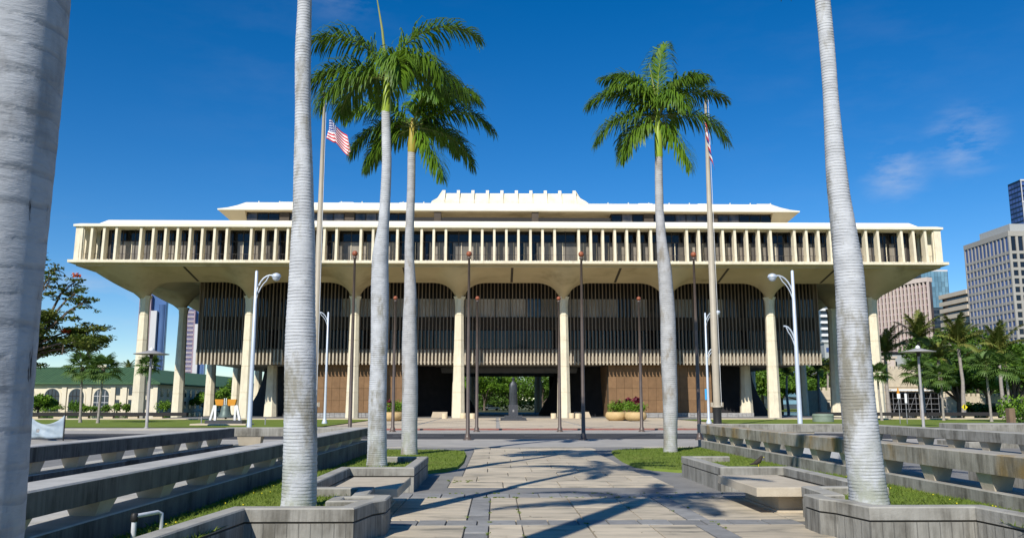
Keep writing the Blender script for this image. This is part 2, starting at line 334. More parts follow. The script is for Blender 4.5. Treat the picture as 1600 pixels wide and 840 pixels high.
class MB:
    """collects shapes; mesh() makes a mesh, build() links it as one object"""
    def __init__(s): s.v = []; s.f = []; s.m = []; s.sm = []
    def add(s, vs_, fs, mi=0, smooth=False):
        o = len(s.v); s.v += [tuple(v) for v in vs_]; s.f += [tuple(i + o for i in f) for f in fs]; s.m += [mi] * len(fs); s.sm += [smooth] * len(fs); return s
    def box(s, x0, x1, y0, y1, z0, z1, mi=0):
        return s.add([(x0, y0, z0), (x1, y0, z0), (x1, y1, z0), (x0, y1, z0), (x0, y0, z1), (x1, y0, z1), (x1, y1, z1), (x0, y1, z1)],
                     [(0, 3, 2, 1), (4, 5, 6, 7), (0, 1, 5, 4), (1, 2, 6, 5), (2, 3, 7, 6), (3, 0, 4, 7)], mi)
    def slab(s, x0, x1, y0, y1, z0, z1, b=.02, mi=0):     # box with chamfered top edge
        a = [(x0, y0), (x1, y0), (x1, y1), (x0, y1)]; c = [(x0 + b, y0 + b), (x1 - b, y0 + b), (x1 - b, y1 - b), (x0 + b, y1 - b)]
        vv = [(x, y, z0) for x, y in a] + [(x, y, z1 - b) for x, y in a] + [(x, y, z1) for x, y in c]
        ff = [(3, 2, 1, 0), (8, 9, 10, 11)]
        for i in range(4):
            j = (i + 1) % 4; ff += [(i, j, 4 + j, 4 + i), (4 + i, 4 + j, 8 + j, 8 + i)]
        return s.add(vv, ff, mi)
    def loft(s, rings, cap0=True, cap1=True, mi=0, smooth=False):   # rings of equal point count
        n = len(rings[0]); vv = [p for r in rings for p in r]; ff = []
        for k in range(len(rings) - 1):
            for i in range(n):
                j = (i + 1) % n; ff.append((k * n + i, k * n + j, (k + 1) * n + j, (k + 1) * n + i))
        s.add(vv, ff, mi, smooth)
        if cap0: s.add(rings[0], [tuple(range(n - 1, -1, -1))], mi)
        if cap1: s.add(rings[-1], [tuple(range(n))], mi)
        return s
    def rects(s, levels, mi=0, **k):                       # (x0,x1,y0,y1,z) stacked
        return s.loft([[(a, c, z), (b, c, z), (b, d, z), (a, d, z)] for a, b, c, d, z in levels], mi=mi, **k)
    def lathe(s, cx, cy, prof, n=16, mi=0, smooth=True, rot=0, sy=1):
        return s.loft([[(cx + r * math.cos(rot + 2 * math.pi * i / n), cy + sy * r * math.sin(rot + 2 * math.pi * i / n), z) for i in range(n)] for r, z in prof], mi=mi, smooth=smooth)
    def tube(s, pts, rad, n=6, mi=0, smooth=True):
        pts = [Vector(p) for p in pts]; rad = rad if isinstance(rad, (list, tuple)) else [rad] * len(pts); rings = []
        for i, p in enumerate(pts):
            t = (pts[min(i + 1, len(pts) - 1)] - pts[max(i - 1, 0)]).normalized()
            a = t.cross(Vector((0, 0, 1)) if abs(t.z) < .95 else Vector((1, 0, 0))).normalized(); b = a.cross(t)
            rings.append([p + (a * math.cos(2 * math.pi * k / n) + b * math.sin(2 * math.pi * k / n)) * rad[i] for k in range(n)])
        return s.loft(rings, mi=mi, smooth=smooth)
    def sphere(s, c, r, n=12, k=8, mi=0):
        return s.loft([[(c[0] + r * math.sin(math.pi * j / k) * math.cos(2 * math.pi * i / n), c[1] + r * math.sin(math.pi * j / k) * math.sin(2 * math.pi * i / n), c[2] - r * math.cos(math.pi * j / k)) for i in range(n)] for j in [.15] + list(range(1, k)) + [k - .15]], mi=mi, smooth=True)
    def mesh(s, name, mats, org=(0, 0, 0)):
        me = bpy.data.meshes.new(name)
        me.from_pydata([(x - org[0], y - org[1], z - org[2]) for x, y, z in s.v], [], s.f)
        for m in (mats if isinstance(mats, (list, tuple)) else [mats]): me.materials.append(m)
        if any(s.m): me.polygons.foreach_set('material_index', s.m)
        me.polygons.foreach_set('use_smooth', s.sm); me.update()
        return me
    def build(s, name, mats, parent=None, org=None):
        """vertices were given in world coordinates"""
        if org is None:
            a = np.array(s.v); lo, hi = a.min(0), a.max(0); org = ((lo[0] + hi[0]) / 2, (lo[1] + hi[1]) / 2, lo[2])
        me = s.mesh(name, mats, org)
        o = bpy.data.objects.new(name, me); COL.objects.link(o); o.location = Vector(org)
        if parent is not None: o.parent = parent; o.location = Vector(org) - wpos(parent)
        return o
def fan(V, F, mi=None): pass
def quads_object(name, verts, mats, parent=None, org=(0, 0, 0), idx=None, nv=4):
    """many loose quads (or tris) from a numpy array of shape (n*nv, 3)"""
    me = bpy.data.meshes.new(name); verts = np.asarray(verts, dtype=np.float32).reshape(-1, 3) - np.array(org, dtype=np.float32)
    n = len(verts) // nv
    me.vertices.add(len(verts)); me.vertices.foreach_set('co', verts.ravel())
    me.loops.add(n * nv); me.loops.foreach_set('vertex_index', np.arange(n * nv, dtype=np.int32))
    me.polygons.add(n); me.polygons.foreach_set('loop_start', np.arange(0, n * nv, nv, dtype=np.int32))
    for m in (mats if isinstance(mats, (list, tuple)) else [mats]): me.materials.append(m)
    if idx is not None: me.polygons.foreach_set('material_index', np.asarray(idx, dtype=np.int32))
    me.update(calc_edges=True)
    o = bpy.data.objects.new(name, me); COL.objects.link(o); o.location = Vector(org)
    if parent is not None: o.parent = parent; o.location = Vector(org) - wpos(parent)
    return o
def sheet(name, pts, z, mat, kind='structure', thick=None):
    b = MB()
    if thick: b.loft([[(x, y, z - thick) for x, y in pts], [(x, y, z) for x, y in pts]])
    else: b.add([(x, y, z) for x, y in pts], [tuple(range(len(pts)))])
    return tag(b.build(name, mat), kind=kind)
def rect(x0, x1, y0, y1): return [(x0, y0), (x1, y0), (x1, y1), (x0, y1)]

# ------------------------------------------------------------------ the ground
sheet('ground', rect(-6000, 6000, -3000, 9000), -.22, M['terrain'])
sheet('road', rect(-160, 160, 45.3, 57.5), -.13, M['asphalt'])
sheet('road_apron', rect(-160, 160, 57.5, 64.6), -.115, M['walk'])
for k in range(9):
    x = -31 + k * 8.2
    sheet('road_line', rect(x, x + 3.2, 53.6, 53.76), -.124, M['paint'])
sheet('road_edge_line', rect(-150, 150, 57.1, 57.2), -.124, M['paint'])
tag(MB().slab(-14, 21.5, 64.6, 64.9, -.2, .012, .03).build('kerb', M['redkerb']), kind='structure')
tag(MB().slab(-160, 160, 45.1, 45.35, -.2, .005, .03).build('kerb', M['walk']), kind='structure')
tag(MB().slab(-160, -14.01, 64.6, 64.9, -.2, .015, .03).slab(21.51, 160, 64.6, 64.9, -.2, .015, .03).build('kerb', M['walk']), kind='structure')
sheet('sidewalk', rect(-160, 160, 37.7, 45.1), -.008, M['walk'], thick=.2)
sheet('paved_ground', rect(-60, 70, -25, 37.7), -.06, M['path'], thick=.14)
sheet('lawn', rect(-150, -14, 66.9, 99.2), .05, M['lawn'])
sheet('lawn', rect(21.5, 150, 66.9, 99.2), .05, M['lawn'])
sheet('lawn', rect(-330, -84, 104, 330), .04, M['lawn'])
sheet('lawn', rect(62, 330, 112, 330), .04, M['lawn'])
sheet('lawn_walk', rect(-150, -14, 64.9, 66.9), .01, M['walk'], thick=.2)
sheet('lawn_walk', rect(21.5, 150, 64.9, 66.9), .01, M['walk'], thick=.2)
tag(MB().slab(-150, -14.2, 99.2, 101, -.2, .16).slab(23.7, 150, 99.2, 101, -.2, .16).build('pale_kerb', M['fore']), kind='structure')
# forecourt of large pale panels with grey joint bands
fc = tag(MB().box(-14, 21.5, 64.9, 112, -.2, -.02).build('forecourt', M['walk']), kind='structure')
panel = MB().slab(-.5, .5, -.5, .5, -.05, 0, .004).mesh('forecourt_panel', M['fore'])
for i in range(5):
    for j in range(7):
        x0 = -14 + i * 7.1; y0 = 64.95 + j * 6.7
        inst('paving_panel', panel, fc, Vector((x0 + 3.55, y0 + 3.3, .004 + .003 * rnd.random())) - wpos(fc), (0, 0, 0), (6.75, 6.35, .4))

# ------------------------------------------------------------------ plaza paving
CX = 1.55                                   # axis of the plaza
pl = tag(MB().box(-3.4, 6.5, -20, 23.6, -.2, -.03).box(-1.35, 4.45, 23.6, 37.7, -.2, -.03).build('plaza_paving', M['grout']), kind='structure')
pbase = wpos(pl)
slabm = {}
def pave(x0, x1, y0, y1, mat, name='paving_slab', g=.011):
    if mat not in slabm: slabm[mat] = MB().slab(-.5, .5, -.5, .5, -.04, 0, .006).mesh('paving_slab', M[mat])
    o = inst(name, slabm[mat], pl, Vector(((x0 + x1) / 2, (y0 + y1) / 2, rnd.uniform(-.004, .005))) - pbase,
             (rnd.gauss(0, .0016), rnd.gauss(0, .0016), 0), (x1 - x0 - 2 * g, y1 - y0 - 2 * g, 1))
rows = [(4.6, 6.9), (6.9, 9.2), (9.75, 11.5), (11.5, 13.55), (14.1, 15.75), (15.75, 17.42)]
greyrows = [(9.2, 9.75), (13.55, 14.1), (17.42, 18.2)]
xs = [-3.3, -1.72, -.46, -.08, .42, 1.4, 2.9, 3.1, 3.46, 4.72, 6.4]
cols = [(-3.3, -1.75), (-1.75, -.46), (-.1, .41), (.41, 1.42), (1.42, 2.38), (2.38, 3.1), (3.46, 4.8), (4.8, 6.4)]
def blocked(x0, x1, y0, y1):               # under the planters
    return (x1 < -1.6 or x0 > 4.7) and y1 < 14.5
for y0, y1 in rows:
    for x0, x1 in cols:
        if not blocked(x0, x1, y0, y1): pave(x0, x1, y0, y1, 'tan')
for y0, y1 in greyrows:
    x = -3.3
    while x < 6.3:
        w = rnd.uniform(.42, .62); x2 = min(x + w, 6.4)
        if not blocked(x, x2, y0, y1): pave(x, x2, y0, y1, 'slate')
        x = x2
for a, b in ((-.46, -.1), (3.1, 3.46)):
    y = 4.6
    while y < 17.3:
        y2 = y + rnd.uniform(.7, 1.15)
        for g0, g1 in greyrows:
            if y < g0 < y2: y2 = g0
            if g0 <= y < g1: y = g1; y2 = max(y2, y + .5)
        if y2 > 17.42: y2 = 17.42
        pave(a, b, y, y2, 'slate'); y = y2
# upper field of running-bond slabs
y = 19.62; k = 0
while y < 36.9:
    h = 1.42 if y < 34.5 else 1.2
    half = lambda yy: (-1.08, 4.05) if yy < 21.2 else ((-.86, 3.86) if yy < 34.4 else ((-2.1, 7.4) if yy > 35.4 else (-.9, 4.1)))
    a, b = half(y)
    x = a; first = True
    while x < b - .05:
        w = 1.28 * (.5 if first and k % 2 else 1) * rnd.uniform(.93, 1.07); x2 = x + w
        if b - x2 < .45: x2 = b
        pave(x, min(x2, b), y, y + h, 'tan'); x = x2; first = False
    y += h; k += 1
    if y + h > 37.6: break
sheet('dark_paving_band', rect(-2.6, 5.7, 18.2, 19.6), -.016, M['path'], thick=.02)
# smooth side paths round the lawn patches
sheet('side_path', [(-2.6, 19.6), (-1.1, 19.6), (-1.1, 21.0), (-.88, 21.6), (-.88, 37.7), (-3.6, 37.7), (-3.6, 22.6), (-1.7, 22.6)], -.02, M['path'], thick=.02)
sheet('side_path', [(4.07, 19.6), (5.7, 19.6), (4.8, 22.9), (6.4, 23.2), (6.4, 37.7), (3.88, 37.7), (3.88, 21.6), (4.07, 21.0)], -.02, M['path'], thick=.02)

# ------------------------------------------------------------------ lawns beside the plaza and their blades
def grass_mesh(name, quads):
    b = MB()
    for q in quads: b.add(q, [(0, 1, 2, 3)])
    return tag(b.build(name, M['lawn']), kind='structure')
areas = []                                  # (polygon, height function) for the blades
def patch(pts, z, name='grass_patch'):
    b = MB(); c = (sum(p[0] for p in pts) / len(pts), sum(p[1] for p in pts) / len(pts)); n = len(pts)
    rim = [(x, y, -.03) for x, y in pts]; top = [(c[0] + (x - c[0]) * .97, c[1] + (y - c[1]) * .985, z) for x, y in pts]
    b.loft([rim, top], cap0=False); tag(b.build(name, M['lawn']), kind='structure'); areas.append((top, None))
patch([(-4.75, 23.2), (-1.95, 23.3), (-1.35, 24.0), (-1.08, 25.2), (-1.0, 27.5), (-1.05, 31.5), (-1.2, 33.4), (-1.9, 34.3), (-4.75, 34.6)], .05)
patch([(8.6, 23.6), (5.0, 23.7), (4.45, 24.4), (4.12, 25.7), (4.1, 28), (4.3, 31.5), (4.5, 33.6), (5.2, 34.8), (8.6, 36.2)], .05)
def strip(xa, za, xb, zb, y0, y1):
    b = MB(); n = max(2, int((y1 - y0) / 1.5)); vv = []; ff = []
    for i in range(n + 1):
        y = y0 + (y1 - y0) * i / n; k = 1 - max(0, min(1, (y - 20) / 4.5))
        for j in range(5):
            t = j / 4; z = (za + (zb - za) * t) * k + .03 * (1 - k) + .03 * math.sin(y * 2.1 + j * 1.7) * .5
            vv.append((xa + (xb - xa) * t, y, z))
    for i in range(n):
        for j in range(4): q = i * 5 + j; ff.append((q, q + 1, q + 6, q + 5))
    b.add(vv, ff, smooth=True); tag(b.build('grass_strip', M['lawn']), kind='structure')
    for i in range(n):
        for j in range(4): q = i * 5 + j; areas.append(([vv[q], vv[q + 1], vv[q + 6], vv[q + 5]], None))
strip(-4.72, .20, -3.32, .37, -14, 24.5); strip(8.58, .10, 6.42, .37, -14, 24.5)
for pts in (rect(-3.34, -2.05, 11.72, 14.3), rect(-3.12, -1.95, 18.82, 22.35), rect(6.44, 5.2, 11.72, 14.3), rect(6.24, 5.05, 18.82, 22.6)):
    b = MB(); b.add([(x, y, .365) for x, y in pts], [(0, 1, 2, 3)]); tag(b.build('grass_bed', M['lawn']), kind='structure')
    areas.append(([(x, y, .365) for x, y in pts], None))
def blades():
    rg = np.random.default_rng(3); tri = []
    for poly, _ in areas:
        p = np.array(poly); c = p.mean(0); n = len(p)
        for i in range(n):
            a, b = p[i], p[(i + 1) % n]
            ar = .5 * np.linalg.norm(np.cross(a - c, b - c)); d = np.linalg.norm(c[:2])
            m = int(ar * (420 if d < 20 else 200))
            r1 = np.sqrt(rg.random(m))[:, None]; r2 = rg.random(m)[:, None]
            q = (1 - r1) * c + r1 * (1 - r2) * a + r1 * r2 * b
            ang = rg.random(m) * 6.283; w = .006 + .006 * rg.random(m); h = .03 + .05 * rg.random(m) ** 2; ln = .05 * rg.normal(size=(m, 2))
            dx = np.stack([np.cos(ang) * w, np.sin(ang) * w, np.zeros(m)], 1)
            tip = q + np.stack([ln[:, 0], ln[:, 1], h], 1)
            tri.append(np.stack([q - dx, q + dx, tip], 1))
    t = np.concatenate(tri).reshape(-1, 3)
    tag(quads_object('grass_blades', t, M['blade'], nv=3), 'short green grass blades on the strips and beds beside the plaza', 'grass', kind='stuff')
    # weeds in the paving joints
    tri = []
    spots = [(rnd.uniform(-1.4, 4.6), 17.4 + rnd.gauss(0, .02)) for _ in range(26)] + [(rnd.choice([-.46, -.1, .41, 1.42, 2.38, 3.1, 3.46]) + rnd.gauss(0, .012), rnd.uniform(10, 18.2)) for _ in range(34)] + \
            [(rnd.uniform(-1.2, -.4), 21 + rnd.gauss(0, .15)) for _ in range(14)] + [(rnd.uniform(-1.6, 4.8), 18.2 + rnd.gauss(0, .03)) for _ in range(22)]
    for x, y in spots:
        for _ in range(12):
            a = rnd.random() * 6.28; r = abs(rnd.gauss(0, .03)); px, py = x + math.cos(a) * r * .6, y + math.sin(a) * r
            tri += [(px - .01, py, 0), (px + .01, py + .004, 0), (px + rnd.gauss(0, .025), py + rnd.gauss(0, .025), rnd.uniform(.006, .025))]
    tag(quads_object('joint_weeds', np.array(tri), M['blade'], nv=3), 'little green weeds growing in the paving joints', 'weeds', kind='stuff')
    dots = MB()
    for _ in range(34):
        q = rnd.random(); x, y = (-4.6 + 1.15 * q, rnd.uniform(9, 17)) if rnd.random() < .65 else (8.45 - 1.9 * q, rnd.uniform(11, 20)); z = (.21 if x < 0 else .12) + (.15 if x < 0 else .24) * q + .03
        dots.lathe(x, y, [(.008, z), (.015, z + .01), (.003, z + .016)], n=6)
    tag(dots.build('dandelion_heads', M['yellow']), 'tiny yellow flowers scattered in the grass strips', 'flowers', kind='stuff')
blades()

# ------------------------------------------------------------------ planter walls and benches
def offset_path(pts, d):
    """points shifted to the left of the direction of travel by d (mitred)"""
    res = []; n = len(pts)
    for i in range(n):
        p = Vector(pts[i])
        a = (p - Vector(pts[i - 1])).normalized() if i else None
        b = (Vector(pts[i + 1]) - p).normalized() if i < n - 1 else None
        if a is None: a = b
        if b is None: b = a
        na, nb = Vector((-a.y, a.x)), Vector((-b.y, b.x)); m = (na + nb); m = m / max(.3, m.dot(na)) if m.length > 1e-4 else na
        res.append((p.x + m.x * d, p.y + m.y * d))
    return res
def wall_run(pts, d0, d1, z0, z1, bev=0):
    a, b = offset_path(pts, d0), offset_path(pts, d1); m = MB(); n = len(pts)
    if bev:
        sg = 1 if d1 > d0 else -1
        a2, b2 = offset_path(pts, d0 + sg * bev), offset_path(pts, d1 - sg * bev)
    rings = []
    for i in range(n):
        if bev: rings.append([(*a[i], z0), (*b[i], z0), (*b[i], z1 - bev), (*b2[i], z1), (*a2[i], z1), (*a[i], z1 - bev)])
        else: rings.append([(*a[i], z0), (*b[i], z0), (*b[i], z1), (*a[i], z1)])
    m.loft(rings); return m
def planter_walls(side):
    mir = (lambda x: x) if side == 'l' else (lambda x: 2 * CX - x)
    main = [(-2.95, 22.5), (-1.75, 22.5), (-1.75, 18.62), (-3.12, 18.62), (-3.12, 14.4), (-2.0, 14.4), (-1.93, 13.2), (-1.57, 13.12), (-1.57, 12.5), (-1.72, 12.25), (-1.86, 11.5), (-3.28, 11.5), (-3.36, 10.6), (-3.52, 8.6), (-3.52, 3.5)]
    main = [(mir(x), y) for x, y in main]; s = -1 if side == 'l' else 1
    t = thing('planter_wall', 'zigzag grey concrete planter wall with cap, on the %s of the plaza' % ('left side, round the two leftward palms' if side == 'l' else 'right side, under the leaning palm'), 'planter wall', (main[8][0], 14, 0), 'low planter walls along the plaza')
    wall_run(main, 0, s * .20, -.05, .30).build('wall_body', M['board'], t)
    wall_run(main, s * .025, s * .17, .30, .328).build('shadow_joint', M['joint'], t)
    wall_run(main, s * -.006, s * .235, .328, .50, .018).build('wall_cap', M['conc'], t)
    if side == 'l':                         # little box beside the bench
        bx = [(-1.62, 13.12), (-2.42, 13.12), (-2.42, 12.45), (-1.66, 12.45)]
        wall_run(bx, .19, 0, .2, .485, .015).build('inner_box', M['conc'], t)
planter_walls('l'); planter_walls('r')
def bench(x0, x1, y0, y1, sx0, sx1, label):
    t = thing('stone_bench', label, 'bench', ((x0 + x1) / 2, (y0 + y1) / 2, 0), 'stone slab benches')
    MB().slab(x0, x1, y0, y1, .30, .45, .012).build('seat_slab', M['bench'], t)
    MB().box(sx0, sx1, y0 + .35, y1 - .2, 0, .30).build('support', M['bench'], t)
    MB().slab(sx0 - .05, sx1 + .05, y0 + .28, y1 - .13, -.02, .035, .01).build('footing', M['bench'], t)
bench(-2.75, -1.64, 14.62, 16.85, -2.7, -1.95, 'pale stone slab bench in the niche of the left planter wall')
bench(4.42, 5.6, 14.66, 17.2, 4.9, 5.5, 'pale stone slab bench in the niche of the right planter wall')

# ------------------------------------------------------------------ beam-on-block balustrades round the stair wells
blockm = {}
def balustrade(label, axis, face, back, a0, a1, z, mat='conc', step=2.05, blen=.48, phase=.6):
    """axis 'y': wall runs in depth, face x to back x; axis 'x': runs across, face y to back y. z = ground, base top, beam bottom, beam top"""
    z0, z1, z2, z3 = z; s = 1 if back > face else -1
    def B(p0, p1, c0, c1): return (min(p0, p1), max(p0, p1), c0, c1) if axis == 'y' else (c0, c1, min(p0, p1), max(p0, p1))
    bx = B(face, back, a0, a1)
    t = thing('concrete_balustrade', label, 'balustrade', ((bx[0] + bx[1]) / 2, (bx[2] + bx[3]) / 2, z0), 'beam-on-block concrete balustrades')
    MB().slab(*bx, z2, z3, .02).build('top_beam', M[mat], t)
    if z1 > z0: MB().slab(*B(face + s * .015, back + s * .35, a0 + .02, a1 - .02), z0 - .15, z1, .015).build('base_wall', M['concshade' if mat == 'concshade' else 'conc'], t)
    n = int((a1 - a0 - .4) / step); key = (axis, round(z2 - z1, 3), round(abs(back - face), 2))
    if key not in blockm:
        w = abs(back - face); m = MB(); h = z2 - z1; f = .05
        if axis == 'y': m.loft([[(-w * .27, -blen / 2 + f, 0), (w * .27, -blen / 2 + f, 0), (w * .27, blen / 2 - f, 0), (-w * .27, blen / 2 - f, 0)], [(-w * .40, -blen / 2, h), (w * .40, -blen / 2, h), (w * .40, blen / 2, h), (-w * .40, blen / 2, h)]])
        else: m.loft([[(-blen / 2 + f, -w * .27, 0), (blen / 2 - f, -w * .27, 0), (blen / 2 - f, w * .27, 0), (-blen / 2 + f, w * .27, 0)], [(-blen / 2, -w * .46, h), (blen / 2, -w * .46, h), (blen / 2, w * .46, h), (-blen / 2, w * .46, h)]])
        blockm[key] = m.mesh('support_block', M['bench'])
    for k in range(n + 1):
        c = a0 + phase + k * step
        if c > a1 - .3: break
        p = ((face + back) / 2, c, z1) if axis == 'y' else (c, (face + back) / 2, z1)
        inst('support_block', blockm[key], t, Vector(p) - wpos(t))
balustrade('long dark-faced balustrade beside the left grass strip, nearest on the left', 'y', -4.75, -5.32, -10, 32.6, (.16, .50, .69, .97), step=2.0, phase=.95, mat='concshade')
balustrade('shaded far-left balustrade running back in front of the silver banner', 'y', -9.65, -10.2, -4, 32.0, (-.05, .38, .64, .97), step=2.0, mat='concshade')
balustrade('short cross balustrade closing the stair well behind the thick left palm', 'x', 32.65, 33.2, -10.2, -4.75, (-.05, .30, .64, .96), step=2.2, phase=.9, blen=.9)
balustrade('long sunlit rust-streaked balustrade beside the right grass strip', 'y', 8.60, 9.16, -6, 36.6, (.0, .34, .64, .99), mat='concr', step=2.05, phase=.75)
balustrade('balustrade partly shaded by the leaning palm, second from the plaza on the right', 'y', 15.75, 16.35, 4, 36.8, (-.05, .32, .64, .97), step=2.1)
balustrade('cross balustrade at the back between the two right balustrades', 'x', 37.0, 37.6, 9.2, 16.35, (-.05, .34, .64, .98), step=2.6, phase=1.5, blen=1.0)
balustrade('farthest right cross balustrade with a plain deep front', 'x', 37.2, 39.6, 20.6, 46, (-.05, .2, .55, .97), step=2.6, phase=1.5, blen=1.0)
bl = thing('low_concrete_wall', 'plain low concrete wall glimpsed through the gaps of the left balustrade', 'wall', (-7.2, 12, -.05))
MB().slab(-7.4, -7.0, -8, 30, -.1, .46, .02).build('wall_body', M['board'], bl)
bl = thing('low_concrete_wall', 'plain low concrete wall glimpsed through the gaps of the right balustrade', 'wall', (11.2, 12, -.05))
MB().slab(11.0, 11.4, -6, 20, -.1, .5, .02).build('wall_body', M['board'], bl)
wsg = thing('white_board', 'white board seen through gaps under the right sunlit balustrade', 'board', (11.0, 29, -.05))
MB().box(11.0, 11.07, 26.9, 31.0, .0, .66).build('panel', M['white'], wsg)
MB().box(11.01, 11.06, 27.4, 27.5, -.08, .0).box(11.01, 11.06, 30.5, 30.6, -.08, .0).build('feet', M['white'], wsg)
pp = thing('standpipe', 'white plastic pipe loop standing in the grass by the left balustrade', 'pipe', (-4.3, 11.0, .25))
MB().tube([(-4.38, 10.7, .2), (-4.38, 10.7, .50)], .032, 8).build('riser', M['pipe'], pp)
MB().tube([(-4.36, 10.7, .505), (-4.2, 10.95, .52), (-4.17, 11.0, .50), (-4.16, 11.0, .22)], .026, 8).build('bend', M['pipe'], pp)
MB().lathe(-4.38, 10.7, [(.04, .44), (.045, .45), (.045, .52), (.03, .54)], 10).build('valve', M['black'], pp)

# ------------------------------------------------------------------ the capitol
BX, S = 2.05, 13.85
X0, X1 = BX - 55.6, BX + 55.6               # floor edge
YF, YC = 105.2, 112.2                       # front edge, front row of columns
YB = YC + 5 * S + 7.0                       # back edge
YCB = YC + 5 * S
CXL, CXR = BX - 3.5 * S, BX + 3.5 * S
cap = thing('capitol_building', 'large cream concrete government building on tapering columns with a finned upper storey', 'building', (BX, 147, 0))
def cp(p): return Vector(p) - wpos(cap)
ZL0, ZL1, ZS, ZR0 = 19.22, 19.62, 23.92, 24.18
# upper floor edge
MB().rects([(X0 + .15, X1 - .15, YF + .15, YB - .15, ZL0), (X0, X1, YF, YB, ZL0 + .06), (X0, X1, YF, YB, ZL1)]).build('floor_edge', M['cream'], cap)
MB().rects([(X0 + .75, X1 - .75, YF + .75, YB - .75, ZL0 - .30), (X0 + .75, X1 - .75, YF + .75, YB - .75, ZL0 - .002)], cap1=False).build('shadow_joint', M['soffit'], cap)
# roof slab with raised middle
rf = MB()
rf.rects([(X0 + .25, X1 - .25, YF + .3, YB - .3, ZS), (X0 + .25, X1 - .25, YF + .3, YB - .3, ZR0), (X0 + .8, X1 - .8, YF + .9, YB - .9, ZR0 + .22), (X0 + 3.0, X1 - 3.0, YF + 1.3, YB - 1.3, ZR0 + .30), (X0 + 3.9, X1 - 3.9, YF + 1.8, YB - 1.8, ZR0 + .86), (X0 + 4.6, X1 - 4.6, YF + 2.3, YB - 2.3, ZR0 + .90)])
rf.build('roof', M['roofwhite'], cap)
MB().box(X0 + 2.6, X1 - 2.6, YF + 2.75, YB - 2.75, ZL1 + .002, ZS - .002).build('upper_storey_core', M['darkin'], cap)
# fins
U = S / 9
fin = MB().loft([[(-.15, 0, 0), (.15, 0, 0), (.15, 1.15, 0), (-.15, 1.15, 0)], [(-.15, .18, ZS - ZL1), (.15, .18, ZS - ZL1), (.15, 1.15, ZS - ZL1), (-.15, 1.15, ZS - ZL1)]]).mesh('fin', M['cream'])
finx = []
for b in range(7):
    for k in range(8): finx.append(BX + (b - 3) * S + (k - 3.5) * U)
for k in range(1, 5): finx += [CXL - k * U, CXR + k * U]
finx.sort()
for x in finx: inst('fin', fin, cap, cp((x, YF + .38, ZL1)))
finb = MB()                                   # fins on the sides and the back
for sx, xx in ((1, X0 + .38), (-1, X1 - .38)):
    ys = [YC + (b + .5) * S + (k - 3.5) * U for b in range(5) for k in range(8)] + [YC - k * U for k in range(1, 5)] + [YCB + k * U for k in range(1, 5)]
    for y in ys:
        o = inst('fin', fin, cap, cp((xx, y, ZL1)), (0, 0, R(-90) if sx == 1 else R(90)))
for x in finx: finb.box(x - .15, x + .15, YB - 1.5, YB - .4, ZL1, ZS)
tag(finb.build('back_fins', M['cream'], cap), kind='stuff')
for x in (X0 + .95, X1 - .95): MB().loft([[(x - .45, YF + .45, ZL1), (x + .45, YF + .45, ZL1), (x + .45, YF + .75, ZL1), (x - .45, YF + .75, ZL1)], [(x - .45, YF + .55, ZS), (x + .45, YF + .55, ZS), (x + .45, YF + .78, ZS), (x - .45, YF + .78, ZS)]]).build('corner_panel', M['cream'], cap)
# windows of the finned storey: dark upper lights, curtained lower lights, mullions
YW = YF + 2.62
edges = [x for x in finx if X0 + 2.6 < x < X1 - 2.6]
def pane_mesh(w, h, d=.05): return MB().box(-w / 2, w / 2, 0, d, 0, h)
H1 = ZS - ZL1; TR = .66 * H1
pm = {}
def pane(name, mat, w, h, x, y, z, par):
    k = (mat, round(w, 2), round(h, 2), name)
    if k not in pm: pm[k] = pane_mesh(w, h).mesh(name, M[mat])
    return inst(name, pm[k], par, Vector((x, y, z)) - wpos(par))
for a, b in zip(edges[:-1], edges[1:]):
    w = b - a; n = 2 if w > 2 else 1
    for i in range(n):
        wi = w / n; c = a + wi * (i + .5)
        pane('window_pane', 'glass', wi - .1, H1 - TR - .12, c, YW, ZL1 + TR + .06, cap)
        if rnd.random() < .36:
            pane('window_pane', 'glass', wi / 2 - .12, TR - .1, c - wi / 4, YW, ZL1 + .06, cap); pane('curtained_pane', 'curtain', wi / 2 - .08, TR - .1, c + wi / 4, YW, ZL1 + .06, cap)
        else: pane('curtained_pane', 'curtain', wi - .1, TR - .1, c, YW, ZL1 + .06, cap)
mul = MB()
for x in edges: mul.box(x - .06, x + .06, YW - .07, YW + .06, ZL1, ZS)
for a, b in zip(edges[:-1], edges[1:]):
    if b - a > 2: mul.box((a + b) / 2 - .05, (a + b) / 2 + .05, YW - .07, YW + .06, ZL1, ZS)
mul.box(edges[0], edges[-1], YW - .045, YW + .05, ZL1 + TR - .05, ZL1 + TR + .05)
tag(mul.build('mullions', M['bronze'], cap), kind='stuff')
jm = MB()
for a, b in zip(edges[:-1], edges[1:]):
    q = a + (b - a) * rnd.choice((.38, .5, .62)); jm.box(q - .04, q + .04, YW - .10, YW - .02, ZL1, ZL1 + TR - .06)
tag(jm.build('pale_jambs', M['cream'], cap), kind='stuff')
rl = MB()
for z in (.95,): rl.box(X0 + 1.2, X1 - 1.2, YF + 1.3, YF + 1.335, ZL1 + z, ZL1 + z + .04)
x = X0 + 1.2
while x < X1 - 1.2: rl.box(x, x + .022, YF + 1.302, YF + 1.324, ZL1, ZL1 + .95); x += .30
tag(rl.build('railing', M['bronze'], cap), kind='stuff')
# small floor lights behind the edge
fl = MB()
for a, b in zip(finx[:-1], finx[1:]):
    for q in (.35, .6): fl.box(a + (b - a) * q, a + (b - a) * q + .10, YF + .6, YF + .75, ZL1 + .01, ZL1 + .14)
tag(fl.build('floor_lights', M['white'], cap), kind='stuff')

